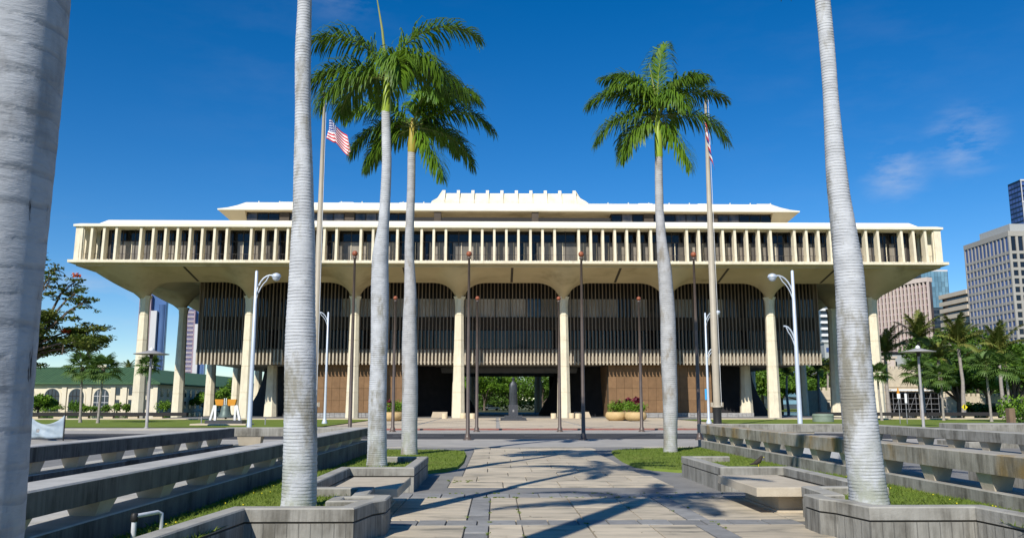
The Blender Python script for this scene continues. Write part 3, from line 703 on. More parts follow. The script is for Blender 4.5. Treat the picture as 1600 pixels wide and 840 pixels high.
# vaulted underside that funnels into the columns
colpos = [(CXL + i * S, YC) for i in range(8)] + [(CXL + i * S, YCB) for i in range(8)] + [(x, YC + j * S) for x in (CXL, CXR) for j in range(1, 5)]
cpn = np.array(colpos)
def soffit_z(x, y):
    do = max(CXL - x, x - CXR, YC - y, y - YCB)
    zb = 17.78 + (.20 * do if do > 0 else .42 * max(0, -do - .25))
    d = np.hypot(cpn[:, 0] - x, cpn[:, 1] - y); i = int(d.argmin()); cx, cy = colpos[i]; dx, dy = x - cx, y - cy; r = math.hypot(dx, dy)
    if r < 1e-6: return 15.3
    outx = (cx == CXL and dx < 0) or (cx == CXR and dx > 0); outy = (cy == YC and dy < 0) or (cy == YCB and dy > 0)
    Rx = 6.6 if outx else 3.7; Ry = 6.6 if outy else 3.7
    Rr = 1 / math.sqrt((dx / r / Rx) ** 2 + (dy / r / Ry) ** 2)
    t = max(0., min(1., (r - .5) / (Rr - .5)))
    w = max(-dx / r if cx == CXL else dx / r if cx == CXR else 0, -dy / r if cy == YC else dy / r if cy == YCB else 0, 0); w = w ** 4
    if (cx in (CXL, CXR)) and (cy in (YC, YCB)) and outx and outy: w = 1
    g = (1 - w) * (1 - (1 - t) ** 2.2) ** .5 + w * (t ** .95 * .82 + .18 * min(1, t * 7))
    return 15.35 + (zb - 15.35) * g
def soffit(xa, xb, ya, yb, st=.42):
    nx, ny = int((xb - xa) / st) + 1, int((yb - ya) / st) + 1; vv = []; ff = []
    for j in range(ny + 1):
        for i in range(nx + 1):
            x, y = xa + (xb - xa) * i / nx, ya + (yb - ya) * j / ny; vv.append((x, y, soffit_z(x, y)))
    for j in range(ny):
        for i in range(nx): a = j * (nx + 1) + i; ff.append((a, a + nx + 1, a + nx + 2, a + 1))
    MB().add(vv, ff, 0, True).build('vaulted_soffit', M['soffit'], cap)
LX0, LX1, LY0, LY1 = BX - 43.3, BX + 43.3, YC + 5.2, YCB - 5.2
soffit(X0 + .7, X1 - .7, YF + .7, LY0 + 1.5); soffit(X0 + .7, X1 - .7, LY1 - 1.5, YB - .7, .7)
soffit(X0 + .7, LX0 + 1.5, LY0 + 1.5, LY1 - 1.5, .6); soffit(LX1 - 1.5, X1 - .7, LY0 + 1.5, LY1 - 1.5, .6)
for k in range(-3, 4):
    x = BX + k * S
    MB().loft([[(x - .16, YF + .9, soffit_z(x, YF + .9) - .012), (x + .16, YF + .9, soffit_z(x, YF + .9) - .012), (x + .16, YF + .9, soffit_z(x, YF + .9) + .05), (x - .16, YF + .9, soffit_z(x, YF + .9) + .05)],
               [(x - .16, YC - .3, soffit_z(x, YC - .3) - .012), (x + .16, YC - .3, soffit_z(x, YC - .3) - .012), (x + .16, YC - .3, soffit_z(x, YC - .3) + .05), (x - .16, YC - .3, soffit_z(x, YC - .3) + .05)]]).build('soffit_joint', M['spandrel'], cap)
# tapering octagonal columns with pour joints
def colr(z): return .54 + .27 * (1 - z / 15.7) ** 1.1
prof = [(colr(-.2 if False else 0) + .0, -.15)]
z = 0
for zj in (3.3, 6.7, 10.1, 13.4): prof += [(colr(zj - .05), zj - .05), (colr(zj) - .045, zj - .045), (colr(zj) - .045, zj + .0), (colr(zj), zj + .005)]
prof += [(colr(14.6), 14.6), (.62, 15.5), (.8, 15.9)]
colm = MB().lathe(0, 0, [(r / math.cos(R(22.5)), z) for r, z in prof], n=8, smooth=False, rot=R(22.5)).mesh('column', M['cream'])
for x, y in colpos: inst('column', colm, cap, cp((x, y, 0)))

# louvred middle storeys
ZB, ZT = 7.62, 18.9
MB().box(LX0 + .9, LX1 - .9, LY0 + .9, LY1 - .9, ZB + .003, ZT).build('middle_core', M['darkin'], cap)
MB().slab(LX0 + .1, LX1 - .1, LY0 + .42, LY1, ZB - .2, ZB, .02).build('middle_floor', M['louverfoot'], cap)
MB().box(LX0 + .45, LX1 - .45, LY0 + .45, LY0 + .9, ZB + .002, ZB + 1.75).build('sill_wall', M['sill'], cap)
MB().box(LX0 + .45, LX1 - .45, LY0 + .5, LY0 + .9, 12.0, 13.75).build('spandrel_band', M['spandrel'], cap)
for xx in ((LX0 + .45, LX0 + .9), (LX1 - .9, LX1 - .45)):
    MB().box(*xx, LY0 + .92, LY1 - .5, ZB + .002, ZB + 1.75).build('sill_wall', M['sill'], cap); MB().box(*xx, LY0 + .92, LY1 - .5, 12.0, 13.75).build('spandrel_band', M['spandrel'], cap)
x = LX0 + .5; n = 40; w = (LX1 - LX0 - 1) / n
for i in range(n):
    c = x + w * (i + .5); bay = abs(((c - BX) / S) % 1 - .5) * 2; u = abs(c - BX)
    lit = u < 31 and rnd.random() < (.86 if u < 26 else .4)
    pane('blind_reflection_pane' if lit else 'window_pane', 'blindreflect' if lit else 'tinted', w - .08, 2.55, c, LY0 + .82, 13.82, cap)
    pane('window_pane', 'glass', w - .08, 2.5, c, LY0 + .82, 9.44, cap)
# narrow louvres: the slats stand in front of the walls
NL = 172; sp = (LX1 - LX0 - .3) / (NL - 1)
lv = MB().box(-.065, .065, 0, .36, 0, ZT - ZB - .0).box(-.095, .095, -.05, .41, -.48, 1.55, 1).mesh('louver', [M['louver'], M['louverfoot']])  # lighter foot colour paints the sunlit band along the slat bottoms
for i in range(NL): inst('louver', lv, cap, cp((LX0 + .15 + i * sp, LY0 + .02, ZB + .004)))
lvr = MB(); y = LY0 + .6
while y < LY1 - .3:
    for xx in (LX0 + .02, LX1 - .38): lvr.box(xx, xx + .36, y - .065, y + .065, ZB, ZT)
    y += sp
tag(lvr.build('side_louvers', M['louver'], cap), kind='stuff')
# ground storey
MB().box(CXL - 4, CXR + 4, YC - 1.0, YCB + 1, -.15, .012).build('ground_floor', M['floor'], cap)
bp = MB().slab(-.5, .5, -.5, .5, 0, .10, .012).mesh('brown_panel', M['brown'])
for s in (-1, 1):
    xa, xb = sorted((BX + s * 13.7, BX + s * 28.2)); y = LY0 + 1.9
    MB().box(xa, xb, y, y + 1.2, 0, ZB - .33).build('wall_backing', M['joint'], cap)
    MB().box(*( (xa, xa + .8) if s == 1 else (xb - .8, xb)), y + 1.2, y + 9, 0, ZB - .33).build('side_wall', M['brown'], cap)
    nc, nr = 13, 4; w = (xb - xa) / nc; h = (ZB - .34 - .62) / nr
    for i in range(nc):
        for j in range(nr):
            inst('brown_panel', bp, cap, cp((xa + w * (i + .5), y, .62 + h * (j + .5))), (R(90), 0, 0), (w - .022, h - .022, 1 + rnd.random() * .15))
    pb = MB(); x = xa
    xe = xb if s == -1 else xb + 5.6
    while x < xe - .1:
        wv = rnd.uniform(.35, .9); x2 = min(x + wv, xe); zsp = rnd.uniform(.24, .36)
        pb.slab(x + .015, x2 - .015, y - .75 - rnd.random() * .05, y - .16, .0, zsp, .03); pb.slab(x + .015, x2 - .015, y - .75 - rnd.random() * .05, y - .16, zsp + .02, .58, .03); x = x2
    tag(pb.build('stone_plinth', M['stone'], cap), kind='stuff')
    # cone-walled chamber
    cx = BX + s * 23.5
    MB().lathe(cx, 140, [(18.6, 0), (18.0, 1.2), (16.9, 3.2), (16.2, 5.2), (15.8, ZB - .3)], n=64, sy=.95).build('chamber_wall', M['lava'], cap)
    # inner columns
    for ix in (34.4,):
        for jy in (LY0 + 6.6, LY1 - 1):
            MB().lathe(BX + s * ix, jy, [(.98, 0), (.80, 4), (.72, ZB - .3)], n=8, smooth=False, rot=R(22.5)).build('inner_column', M['cream'], cap)
    for ix in (7.4,):
        MB().lathe(BX + s * ix, YC + 1.2 + 7, [(.9, 0), (.75, ZB - .3)], n=8, smooth=False, rot=R(22.5)).build('inner_column', M['louverfoot'], cap)
    MB().box(BX + s * 10.2 - 1.5, BX + s * 10.2 + 1.5, LY1 - 6, LY1 - 4, 0, ZB - .3).build('back_pier', M['lava'], cap)
MB().box(BX - 13.7, BX + 13.7, LY0 + 14, LY0 + 14.6, 6.5, ZB - .33).build('courtyard_beam', M['floor'], cap)
MB().box(BX - 13.7, BX + 13.7, LY1 - 14, LY1 - 13.4, 6.95, ZB - .33).build('courtyard_beam', M['floor'], cap)
for sx in (-1, 1):                            # ramps with rails at the entrance
    MB().loft([[(BX + sx * 9.6 - 1, YC + 1.5, .02), (BX + sx * 9.6 + 1, YC + 1.5, .02), (BX + sx * 9.6 + 1, YC + 4.5, .02), (BX + sx * 9.6 - 1, YC + 4.5, .02)], [(BX + sx * 9.6 - 1, YC + 4.3, .75), (BX + sx * 9.6 + 1, YC + 4.3, .75), (BX + sx * 9.6 + 1, YC + 4.5, .75), (BX + sx * 9.6 - 1, YC + 4.5, .75)]]).build('ramp', M['fore'], cap)

# penthouse with its wide roof and ribbed crown
PX0, PX1, PY0, PY1 = BX - 42.3, BX + 42.3, 120.0, 174.0
MB().box(PX0 + .12, PX1 - .12, PY0 + .12, PY1 - .12, 29.36, 29.421).build('penthouse_soffit', M['soffit'], cap)
for sx, xo in ((1, PX0), (-1, PX1)):
    MB().add([(xo + sx * .15, PY0 + .2, 29.355), (xo + sx * 3.88, PY0 + .2, 29.355), (xo + sx * 3.88, PY0 + 3.95, 26.0), (xo + sx * .15, PY1 - .2, 29.355), (xo + sx * 3.88, PY1 - .2, 29.355), (xo + sx * 3.88, PY1 - 3.95, 26.0)],
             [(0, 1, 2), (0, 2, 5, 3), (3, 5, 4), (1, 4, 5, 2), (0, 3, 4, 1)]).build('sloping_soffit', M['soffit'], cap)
MB().box(PX0 + 4.2, PX1 - 4.2, PY0 + 8.0, PY1 - 3, ZR0 + .8, 29.355).build('penthouse_core', M['darkin'], cap)
pr = MB().rects([(PX0 + .05, PX1 - .05, PY0 + .05, PY1 - .05, 29.425), (PX0, PX1, PY0, PY1, 29.5), (PX0, PX1, PY0, PY1, 29.62), (PX0 + 1.2, PX1 - 1.2, PY0 + .7, PY1 - .7, 29.95), (PX0 + 2.4, PX1 - 2.4, PY0 + 1.4, PY1 - 1.4, 30.45), (PX0 + 3.4, PX1 - 3.4, PY0 + 2.2, PY1 - 2.2, 31.08), (PX0 + 3.9, PX1 - 3.9, PY0 + 2.8, PY1 - 2.8, 31.12)])
pr.build('penthouse_roof', M['roofwhite'], cap)
vents = MB()
for i in range(26):
    x = PX0 + 5 + i * 3.05; vents.box(x, x + .12, PY0 + 2.9, PY0 + 3.1, 31.1, 31.45)
for i in range(9):
    x = PX0 + 8 + i * 8.9
    if abs(x - BX) > 14: vents.slab(x, x + 2.2, PY0 + 2.9, PY0 + 5, 31.1, 31.36, .1)
tag(vents.build('roof_vents', M['roofwhite'], cap), kind='stuff')
# penthouse windows in the two wings, piers between them, dark recess in the middle
wy = PY0 + 1.25
for s in (-1, 1):
    xa, xb = sorted((BX + s * 38.4, BX + s * 14.8))
    MB().box(xa, xb, wy + .06, wy + 2.0, 27.0, 29.41).build('penthouse_wall', M['darkin'], cap)
    n = 15; w = (xb - xa) / n
    for i in range(n):
        if i in (3, 9): MB().box(xa + w * i + .1, xa + w * (i + 1) - .1, wy - .25, wy + .05, 27.0, 29.41).build('pier', M['spandrel'], cap)
        else: pane('penthouse_pane', 'tinted' if rnd.random() < .6 else 'glass', w - .16, 2.0, xa + w * (i + .5), wy - .02, 27.3, cap)
for x in (BX - 13.2 + 2.6, BX - 13.2 + 2.6 + 14.2): MB().box(x - .5, x + .5, PY0 + .35, PY0 + 1.6, 27.0, 29.40).build('pier', M['spandrel'], cap)
MB().box(BX - 14.6, BX + 14.6, PY0 + .5, PY0 + .9, 27.0, 28.55).build('recess_beam', M['darkin'], cap)
# crown: outward-curving ribs round an open well
CR0, CR1, CY0, CY1 = BX - 10.6, BX + 10.6, 133.0, 161.0
MB().rects([(CR0 - 2.6, CR1 + 2.6, CY0 - 2.6, CY1 + 2.6, 31.0), (CR0 - 1.7, CR1 + 1.7, CY0 - 1.7, CY1 + 1.7, 33.6), (CR0 - .6, CR1 + .6, CY0 - .6, CY1 + .6, 34.55), (CR0, CR1, CY0, CY1, 35.3), (CR0 + .5, CR1 - .5, CY0 + .5, CY1 - .5, 35.3)]).build('crown', M['cream'], cap)
rp = [(-2.75, 31.0), (-1.95, 33.5), (-.85, 34.75), (-.25, 35.75), (.15, 35.8), (.35, 35.0), (.3, 31)]
ribm = MB(); ribm.loft([[(-.24, y, z) for y, z in rp], [(.24, y, z) for y, z in rp]]); ribm = ribm.mesh('crown_rib', M['cream'])
for i in range(10):
    x = CR0 + .1 + (CR1 - CR0 - .2) * i / 9
    inst('crown_rib', ribm, cap, cp((x, CY0, 0))); inst('crown_rib', ribm, cap, cp((x, CY1, 0)), (0, 0, math.pi))
for j in range(11):
    y = CY0 + .5 + (CY1 - CY0 - 1) * j / 10
    inst('crown_rib', ribm, cap, cp((CR0, y, 0)), (0, 0, R(-90))); inst('crown_rib', ribm, cap, cp((CR1, y, 0)), (0, 0, R(90)))
# low dark wall on blocks along the reflecting pools, and the pools
for s, (xa, xb), lab in ((-1, (-96, -36.5), 'left'), (1, (38.5, 96), 'right')):
    t = thing('pool_wall', 'low dark wall on pale blocks along the pool %s of the building' % lab, 'wall', ((xa + xb) / 2, 102, 0), 'low pool walls')
    MB().slab(xa, xb, 102, 102.7, .42, .82, .02).build('top_beam', M['darkin'], t)
    bm_ = MB().slab(-.55, .55, -.25, .3, 0, .42, .01).mesh('support_block', M['postcream'])
    x = xa + 1
    while x < xb - 1: inst('support_block', bm_, t, Vector((x, 102.35, .0)) - wpos(t)); x += 2.9
    sheet('pool', rect(min(xa, xb) if s == -1 else 46.6, -42.5 if s == -1 else xb, 103, 190), .06, M['water'])

# ------------------------------------------------------------------ palms
def frond_quads(L, e0, drop, seed, n=64, ll=.62, w=.017, hang=.58, plum=(.0, .5, -.35, .85, .15), bend=1.25, start=.10):
    rg = random.Random(seed); N = 22; P = [Vector((0, 0, 0))]; T = []
    for i in range(N):
        s = (i + .5) / N; e = R(e0 - drop * s ** bend); t = Vector((math.cos(e), 0, math.sin(e))); T.append(t); P.append(P[-1] + t * (L / N))
    V = []; I = []
    for i in range(0, N, 2):                # rachis
        r0, r1 = .035 * (1 - i / N) + .006, .035 * (1 - (i + 2) / N) + .006; nn = Vector((-T[i].z, 0, T[i].x)); sd_ = Vector((0, 1, 0))
        a, b = P[i], P[i + 2]
        c0 = [a + sd_ * r0, a + nn * r0 * .7, a - sd_ * r0, a - nn * r0 * .7]; c1 = [b + sd_ * r1, b + nn * r1 * .7, b - sd_ * r1, b - nn * r1 * .7]
        for k in range(4): V += [c0[k], c0[(k + 1) % 4], c1[(k + 1) % 4], c1[k]]; I.append(1)
    for side in (-1, 1):
        for k in range(n):
            s = start + (1 - start) * (k + rg.random()) / n; q = s * N; i = min(N - 1, int(q)); p0 = P[i] + T[i] * (L / N) * (q - i); t = T[i]
            nn = Vector((-t.z, 0, t.x)); l = ll * (.45 + .55 * math.sin(math.pi * min(1, .16 + s * .86))) * rg.uniform(.85, 1.12)
            be = R(62 - 30 * s + rg.uniform(-8, 8)); ph = rg.choice(plum) + rg.gauss(0, .10)
            d = t * math.cos(be) + (Vector((0, side, 0)) * math.cos(ph) + nn * math.sin(ph)) * math.sin(be)
            d2 = (d * .62 + Vector((0, 0, -1)) * hang * rg.uniform(.7, 1.2)).normalized(); d3 = (d2 * .6 + Vector((0, 0, -1)) * hang).normalized()
            wv = d.cross(Vector((0, 0, 1)) * .6 + nn); wv = (wv.normalized() if wv.length > 1e-3 else t) * w
            p1 = p0 + d * l * .42; p2 = p1 + d2 * l * .34; p3 = p2 + d3 * l * .26
            V += [p0 + wv * .6, p0 - wv * .6, p1 - wv, p1 + wv, p1 + wv, p1 - wv, p2 - wv * .8, p2 + wv * .8, p2 + wv * .8, p2 - wv * .8, p3 - wv * .15, p3 + wv * .15]; I += [0, 0, 0]
    return np.array([tuple(v) for v in V], dtype=np.float32), I
def frond_mesh(name, mat, *a, **k):
    V, I = frond_quads(*a, **k)
    o = quads_object(name, V, [M[mat], M['rachis']], idx=I); me = o.data; bpy.data.objects.remove(o); return me
def interp(secs, z):
    for a, b in zip(secs[:-1], secs[1:]):
        if z <= b[2]:
            t = (z - a[2]) / (b[2] - a[2]); t2 = t * t * (3 - 2 * t) * .5 + t * .5
            return [a[i] + (b[i] - a[i]) * (t if i < 2 else t2) for i in (0, 1, 3)]
    return [secs[-1][0], secs[-1][1], secs[-1][3]]
def trunk(secs, parent, mat='trunk', step=.055, seg=28, seed=0, ring=2, amp=.012):
    """secs: (x, y, z, radius) going up; every second section sits proud as a leaf-scar ring"""
    rg = random.Random(seed); rings = []; z = secs[0][2]; i = 0; top = secs[-1][2]; ph = [rg.random() * 6.28 for _ in range(4)]
    while z < top + 1e-6:
        x, y, r = interp(secs, z); f = 1 + (amp if i % ring == 0 else -amp * .5) * rg.uniform(.4, 1.3); tw = .010 * math.sin(z * 1.7 + ph[0])
        rings.append([(x + r * f * (1 + .018 * math.sin(3 * a + z * .9 + ph[1]) + .012 * math.sin(5 * a - z * 1.3 + ph[2])) * math.cos(a) + tw,
                       y + r * f * (1 + .018 * math.sin(2 * a + z * .7 + ph[3])) * math.sin(a), z + (.010 * math.sin(2 * a + z * 3) if i else 0)) for a in (2 * math.pi * k / seg for k in range(seg))])
        z += step * rg.uniform(.8, 1.2); i += 1
    return MB().loft(rings, smooth=True).build('trunk', M[mat], parent, org=secs[0][:3])
def royal_palm(label, secs, shaft, fronds, spear=None, seed=0, mat='trunk', smat='shaft', step=.055, seg=28, ll=.62, amp=.012, w=.017, gm=1):
    t = thing('royal_palm', label, 'palm tree', secs[0][:3], 'royal palms lining the plaza')
    trunk(secs, t, mat, step, seg, seed, amp=amp)
    x, y, z0, r = secs[-1]; z1 = z0 + shaft
    MB().lathe(x, y, [(r * 1.0, z0 - .05), (r * 1.12, z0 + .06), (r * 1.08, z0 + shaft * .4), (r * .85, z0 + shaft * .75), (r * .62, z1), (r * .3, z1 + .25)], 16).build('crownshaft', M[smat], t)
    for i, (az, e0, dr, L) in enumerate(fronds):
        me = frond_mesh('frond', 'leafroyal', L, e0, dr, seed * 50 + i, ll=ll, w=w * gm, n=int(74 + L * 10))
        inst('frond', me, t, Vector((x + .06 * math.cos(R(az)), y + .06 * math.sin(R(az)), z1 - .12 + .16 * math.sin(R(e0)))) - wpos(t), (0, 0, R(az)))
    if spear:
        dx, L = spear; MB().tube([(x, y, z1), (x + dx * .4, y, z1 + L * .5), (x + dx, y, z1 + L)], [.05, .035, .006], 6).build('spear_leaf', M['rachis'], t)
    return t
G = lambda k: [(a + k, e, d, L) for a, e, d, L in [(0, 55, 95, 2.8), (32, 20, 80, 2.7), (70, 60, 90, 2.8), (100, 15, 80, 2.6), (140, 48, 95, 2.8), (175, 12, 75, 2.6), (210, 58, 95, 2.8), (245, 20, 85, 2.7), (280, 45, 95, 2.7), (318, 8, 75, 2.6), (345, 35, 90, 2.8), (60, 80, 60, 2.6)]]
PT0 = royal_palm('massive grey palm trunk cut by the left edge of the frame, nearest palm', [(-2.9, 4.85, .2, .285), (-2.9, 4.85, 1.2, .28), (-2.9, 4.85, 4, .28), (-2.89, 4.85, 7, .26), (-2.88, 4.85, 9.4, .22)], 1.0, G(10)[::2] + G(10)[1:6:4], (.1, 1.8), 1, step=.085, seg=64, amp=.006, mat='trunkshade')
PT1 = royal_palm('tall thick pale palm in the front left planter, crown out of frame', [(-2.83, 12.57, .3, .26), (-2.83, 12.57, .55, .245), (-2.87, 12.57, 2.5, .228), (-2.90, 12.57, 3.84, .190), (-2.94, 12.57, 5.02, .152), (-2.98, 12.57, 6.34, .118), (-3.02, 12.57, 7.3, .122), (-3.04, 12.57, 8.13, .108), (-3.06, 12.57, 9.7, .115)], 1.0, G(25)[::2] + G(25)[3:10:4], (.1, 1.8), 2, step=.045, seg=40, amp=.014)
PT5 = royal_palm('leaning grey palm with bulging mottled trunk in the right planter', [(5.52, 12.8, .3, .30), (5.51, 12.8, .55, .268), (5.46, 12.8, 2.14, .245), (5.43, 12.8, 3.9, .215), (5.36, 12.8, 5.12, .165), (5.32, 12.8, 6.8, .115), (5.29, 12.8, 8.32, .118), (5.26, 12.8, 9.5, .11)], 1.0, G(50) + [(-8, -22, 45, 2.3)], (.1, 1.6), 3, step=.045, seg=40, amp=.014)
PP2 = royal_palm('slim pale palm left of the plaza with bright green crownshaft and tall spear leaf', [(-2.88, 20.98, .3, .26), (-2.88, 20.98, .6, .235), (-2.88, 20.98, 2.94, .205), (-2.895, 20.98, 4.6, .22), (-2.9, 20.98, 5.5, .205), (-2.84, 20.98, 6.4, .135), (-2.81, 20.98, 8.0, .122), (-2.85, 20.98, 9.3, .108)], .95,
    [(180, 68, 108, 2.6), (8, 76, 112, 3.1), (192, 22, 86, 2.3), (-8, 20, 88, 2.4), (42, 46, 104, 2.3), (204, 4, 80, 2.1), (290, 30, 122, 1.9), (100, 40, 95, 2.2), (140, 26, 100, 2.1), (326, 34, 112, 2.1)], (-.38, 2.5), 4, ll=.92, w=.022)
PP3 = royal_palm('grey-brown palm behind it with orange dried crownshaft and drooping fronds', [(-3.09, 31.15, -.05, .31), (-3.09, 31.15, .4, .285), (-3.16, 31.15, 3.47, .285), (-3.18, 31.15, 5.0, .25), (-3.18, 31.15, 5.83, .225), (-3.24, 31.15, 7.4, .17), (-3.24, 31.15, 8.98, .155), (-3.22, 31.15, 11.3, .15)], 1.05,
    [(2, 38, 94, 3.4), (-22, 62, 105, 3.2), (18, 6, 78, 2.9), (-6, 62, 100, 3.0), (178, 12, 82, 2.7), (200, 45, 105, 2.8), (165, -12, 58, 2.3), (326, -40, 36, 2.5), (90, 40, 95, 2.8), (50, 30, 90, 2.9), (130, 35, 95, 2.7), (300, 58, 112, 2.7), (182, -20, 50, 2.3)], None, 5, mat='trunkbrown', smat='shaftdry', ll=1.02, w=.028)
PP4 = royal_palm('single palm right of the plaza axis standing on the lawn, full round crown', [(6.64, 32.65, -.05, .28), (6.64, 32.65, .4, .255), (6.67, 32.65, 2.2, .285), (6.67, 32.65, 3.56, .30), (6.66, 32.65, 5.2, .29), (6.62, 32.65, 7.06, .265), (6.5, 32.65, 8.4, .19), (6.45, 32.65, 9.37, .165), (6.5, 32.65, 11.6, .15)], 1.75,
    [(176, 50, 92, 3.1), (164, 76, 84, 3.0), (60, 92, 46, 3.7), (4, 54, 90, 3.2), (-10, 12, 80, 3.1), (192, 6, 74, 3.1), (204, -28, 46, 2.6), (-44, -46, 30, 2.6), (292, 40, 112, 2.2), (200, 62, 100, 2.6), (70, 34, 92, 2.8), (122, 12, 82, 2.6), (318, 66, 95, 2.7), (24, 74, 80, 3.1), (140, 80, 70, 3.0)], (-.3, 2.2), 6, ll=1.05, mat='trunkbrown', w=.028)

# fan palms: one frond mesh, copied
def fan_frond():
    V = []; n = 15; L = .85; pet = .75
    for k in (-1, 1): pass
    V += [(0, -.02, 0), (0, .02, 0), (pet, .015, .06), (pet, -.015, .06)]; I = [1]
    for k in range(n):
        a = R(-105 + 210 * k / (n - 1)); l = L * (1 - .25 * abs(k - (n - 1) / 2) / (n / 2)); a0, a1 = a - R(7.6), a + R(7.6); zz = .06
        p = lambda r, an, dz: (pet + r * math.cos(an), r * math.sin(an), zz + dz)
        V += [p(.02, a, 0), p(l * .6, a0, -.02), p(l * .62, a, .05), p(l * .6, a1, -.02)]; I.append(0)
        V += [p(l * .6, a0, -.02), p(l, a - R(1), -.24), p(l, a + R(1), -.26), p(l * .6, a1, -.02)]; I.append(0)
    o = quads_object('frond', np.array(V), [M['leaffan'], M['rachis']], idx=I); me = o.data; bpy.data.objects.remove(o); return me
FANM = fan_frond()
def fan_palm(x, y, h, label, z0=.04, r=.13, sc=1.0, seed=0):
    rg = random.Random(seed); t = thing('fan_palm', label, 'palm tree', (x, y, z0), 'fan palms on the lawns')
    lean = rg.uniform(-.25, .25)
    trunk([(x + lean, y, z0, r * 1.4), (x + lean * .8, y, z0 + .4, r), (x, y, z0 + h, r * .72)], t, 'palebark', .14, 10, seed, amp=.03)
    MB().lathe(x, y, [(r * .75, z0 + h - .5), (r * 1.5, z0 + h - .1), (r * 1.1, z0 + h + .15)], 10).build('leaf_bases', M['bark'], t)
    n = 24
    for i in range(n):
        az = i * 137.5 + rg.uniform(-12, 12); el = 66 - 112 * (i / n) + rg.uniform(-7, 7)
        s = sc * rg.uniform(.85, 1.1)
        inst('frond', FANM, t, (x - (x), 0, h), (rg.uniform(-.2, .2), R(-el), R(az)), (s, s, s))
    return t
def at(px, Y): return (px - 774.7) / (1339.9 - .0189 * (px - 800)) * Y
for i, (px, Y, h, lab, sc) in enumerate([
    (124, 84, 5.2, 'leftmost of the two close-set fan palms before the green-roofed building', 1.25), (157, 82, 5.0, 'right-hand one of the two close-set fan palms before the green-roofed building', 1.25),
    (228, 92, 5.7, 'fan palm behind the disc lamp beside the outer left column', 1.0), (1374, 92, 5.0, 'fan palm beside the outermost right column', 1.15),
    (1438, 100, 5.4, 'broad fan palm behind the right disc lamp', 1.5), (1474, 92, 4.7, 'yellowish fan palm right of the disc lamp', 1.25),
    (1546, 86, 5.6, 'left one of the two matching fan palms at the right lawn edge', 1.3), (1577, 84, 5.4, 'right one of the two matching fan palms at the right lawn edge', 1.3)]):
    fan_palm(at(px, Y), Y, h, lab, sc=sc, seed=20 + i)
# tall feather palms among the far trees on the right
FEA = [frond_mesh('frond', 'leafcoco', 3.6, e, d, 900 + i, n=46, ll=1.0, w=.05, hang=.35, plum=(0, .15)) for i, (e, d) in enumerate([(84, 38), (68, 46), (50, 60), (20, 70)])]
def feather_palm(x, y, h, label, sc=1, seed=0, z0=0, up=1):
    rg = random.Random(seed); t = thing('feather_palm', label, 'palm tree', (x, y, z0), 'tall feather palms among the far trees')
    trunk([(x, y, z0, .34), (x + rg.uniform(-.3, .3), y, z0 + h * .5, .24), (x, y, z0 + h, .22)], t, 'palebark', .3, 10, seed, amp=.02)
    for i in range(16):
        k = 0 if i < 5 else 1 if i < 10 else 2 if i < 14 else 3
        inst('frond', FEA[k], t, (0, 0, h), (0, R(rg.uniform(-8, 8)), R(i * 137.5 + rg.uniform(-15, 15))), (sc * rg.uniform(.85, 1.1),) * 3)
for i, (px, Y, yc, lab, sc) in enumerate([
    (1389, 122, 553, 'upswept feather palm just right of the outermost column', 1.25), (1443, 128, 530, 'tall feather palm before the striped tower', 1.3),
    (1505, 124, 540, 'tall feather palm with thick pale trunk below the beige bands', 1.35), (1568, 122, 550, 'tall feather palm before the grey grid office block', 1.35),
    (1472, 132, 560, 'thin green feather palm among the dark trees', 1.0), (1281, 165, 578, 'feather palm seen past the right corner of the louvred storeys', .95),
    (1297, 180, 580, 'feather palm above the crenellated stone house', .9), (1232, 190, 585, 'feather palm behind the right columns under the louvred storeys', 1.0),
    (196, 235, 577, 'small feather palm rising behind the green tiled roof', .8)]):
    feather_palm(at(px, Y), Y, 1.85 + (630 - yc) / 1322 * Y * .98, lab, sc, 60 + i)

# ------------------------------------------------------------------ broad-leaved trees: trunk, limbs and leaf clumps
def leaf_cloud(clumps, n, size, seed, flat=.55, org=(0, 0, 0)):
    """n leaf quads spread through ellipsoid clumps (x, y, z, rx, ry, rz), denser to the rim"""
    rg = np.random.default_rng(seed); c = np.array(clumps); wgt = (c[:, 3] * c[:, 4]) ** .9; k = rg.choice(len(c), n, p=wgt / wgt.sum())
    d = rg.normal(size=(n, 3)); d /= np.linalg.norm(d, axis=1)[:, None]; r = rg.random(n) ** .45
    r *= 1 + .12 * np.sin(d[:, 0] * 7 + k) * np.sin(d[:, 1] * 6 + k * 2)
    p = c[k, :3] + d * r[:, None] * c[k, 3:6]
    nrm = rg.normal(size=(n, 3)) + np.array([0, 0, 1.0]) * flat * 2; nrm /= np.linalg.norm(nrm, axis=1)[:, None]
    a = np.cross(nrm, rg.normal(size=(n, 3))); a /= np.linalg.norm(a, axis=1)[:, None]; b = np.cross(nrm, a)
    s = size * rg.uniform(.6, 1.35, n)[:, None]; a *= s; b *= s * .55
    return np.stack([p - a, p - b * .9 + a * .1, p + a, p + b * .9 + a * .1], 1).reshape(-1, 3)
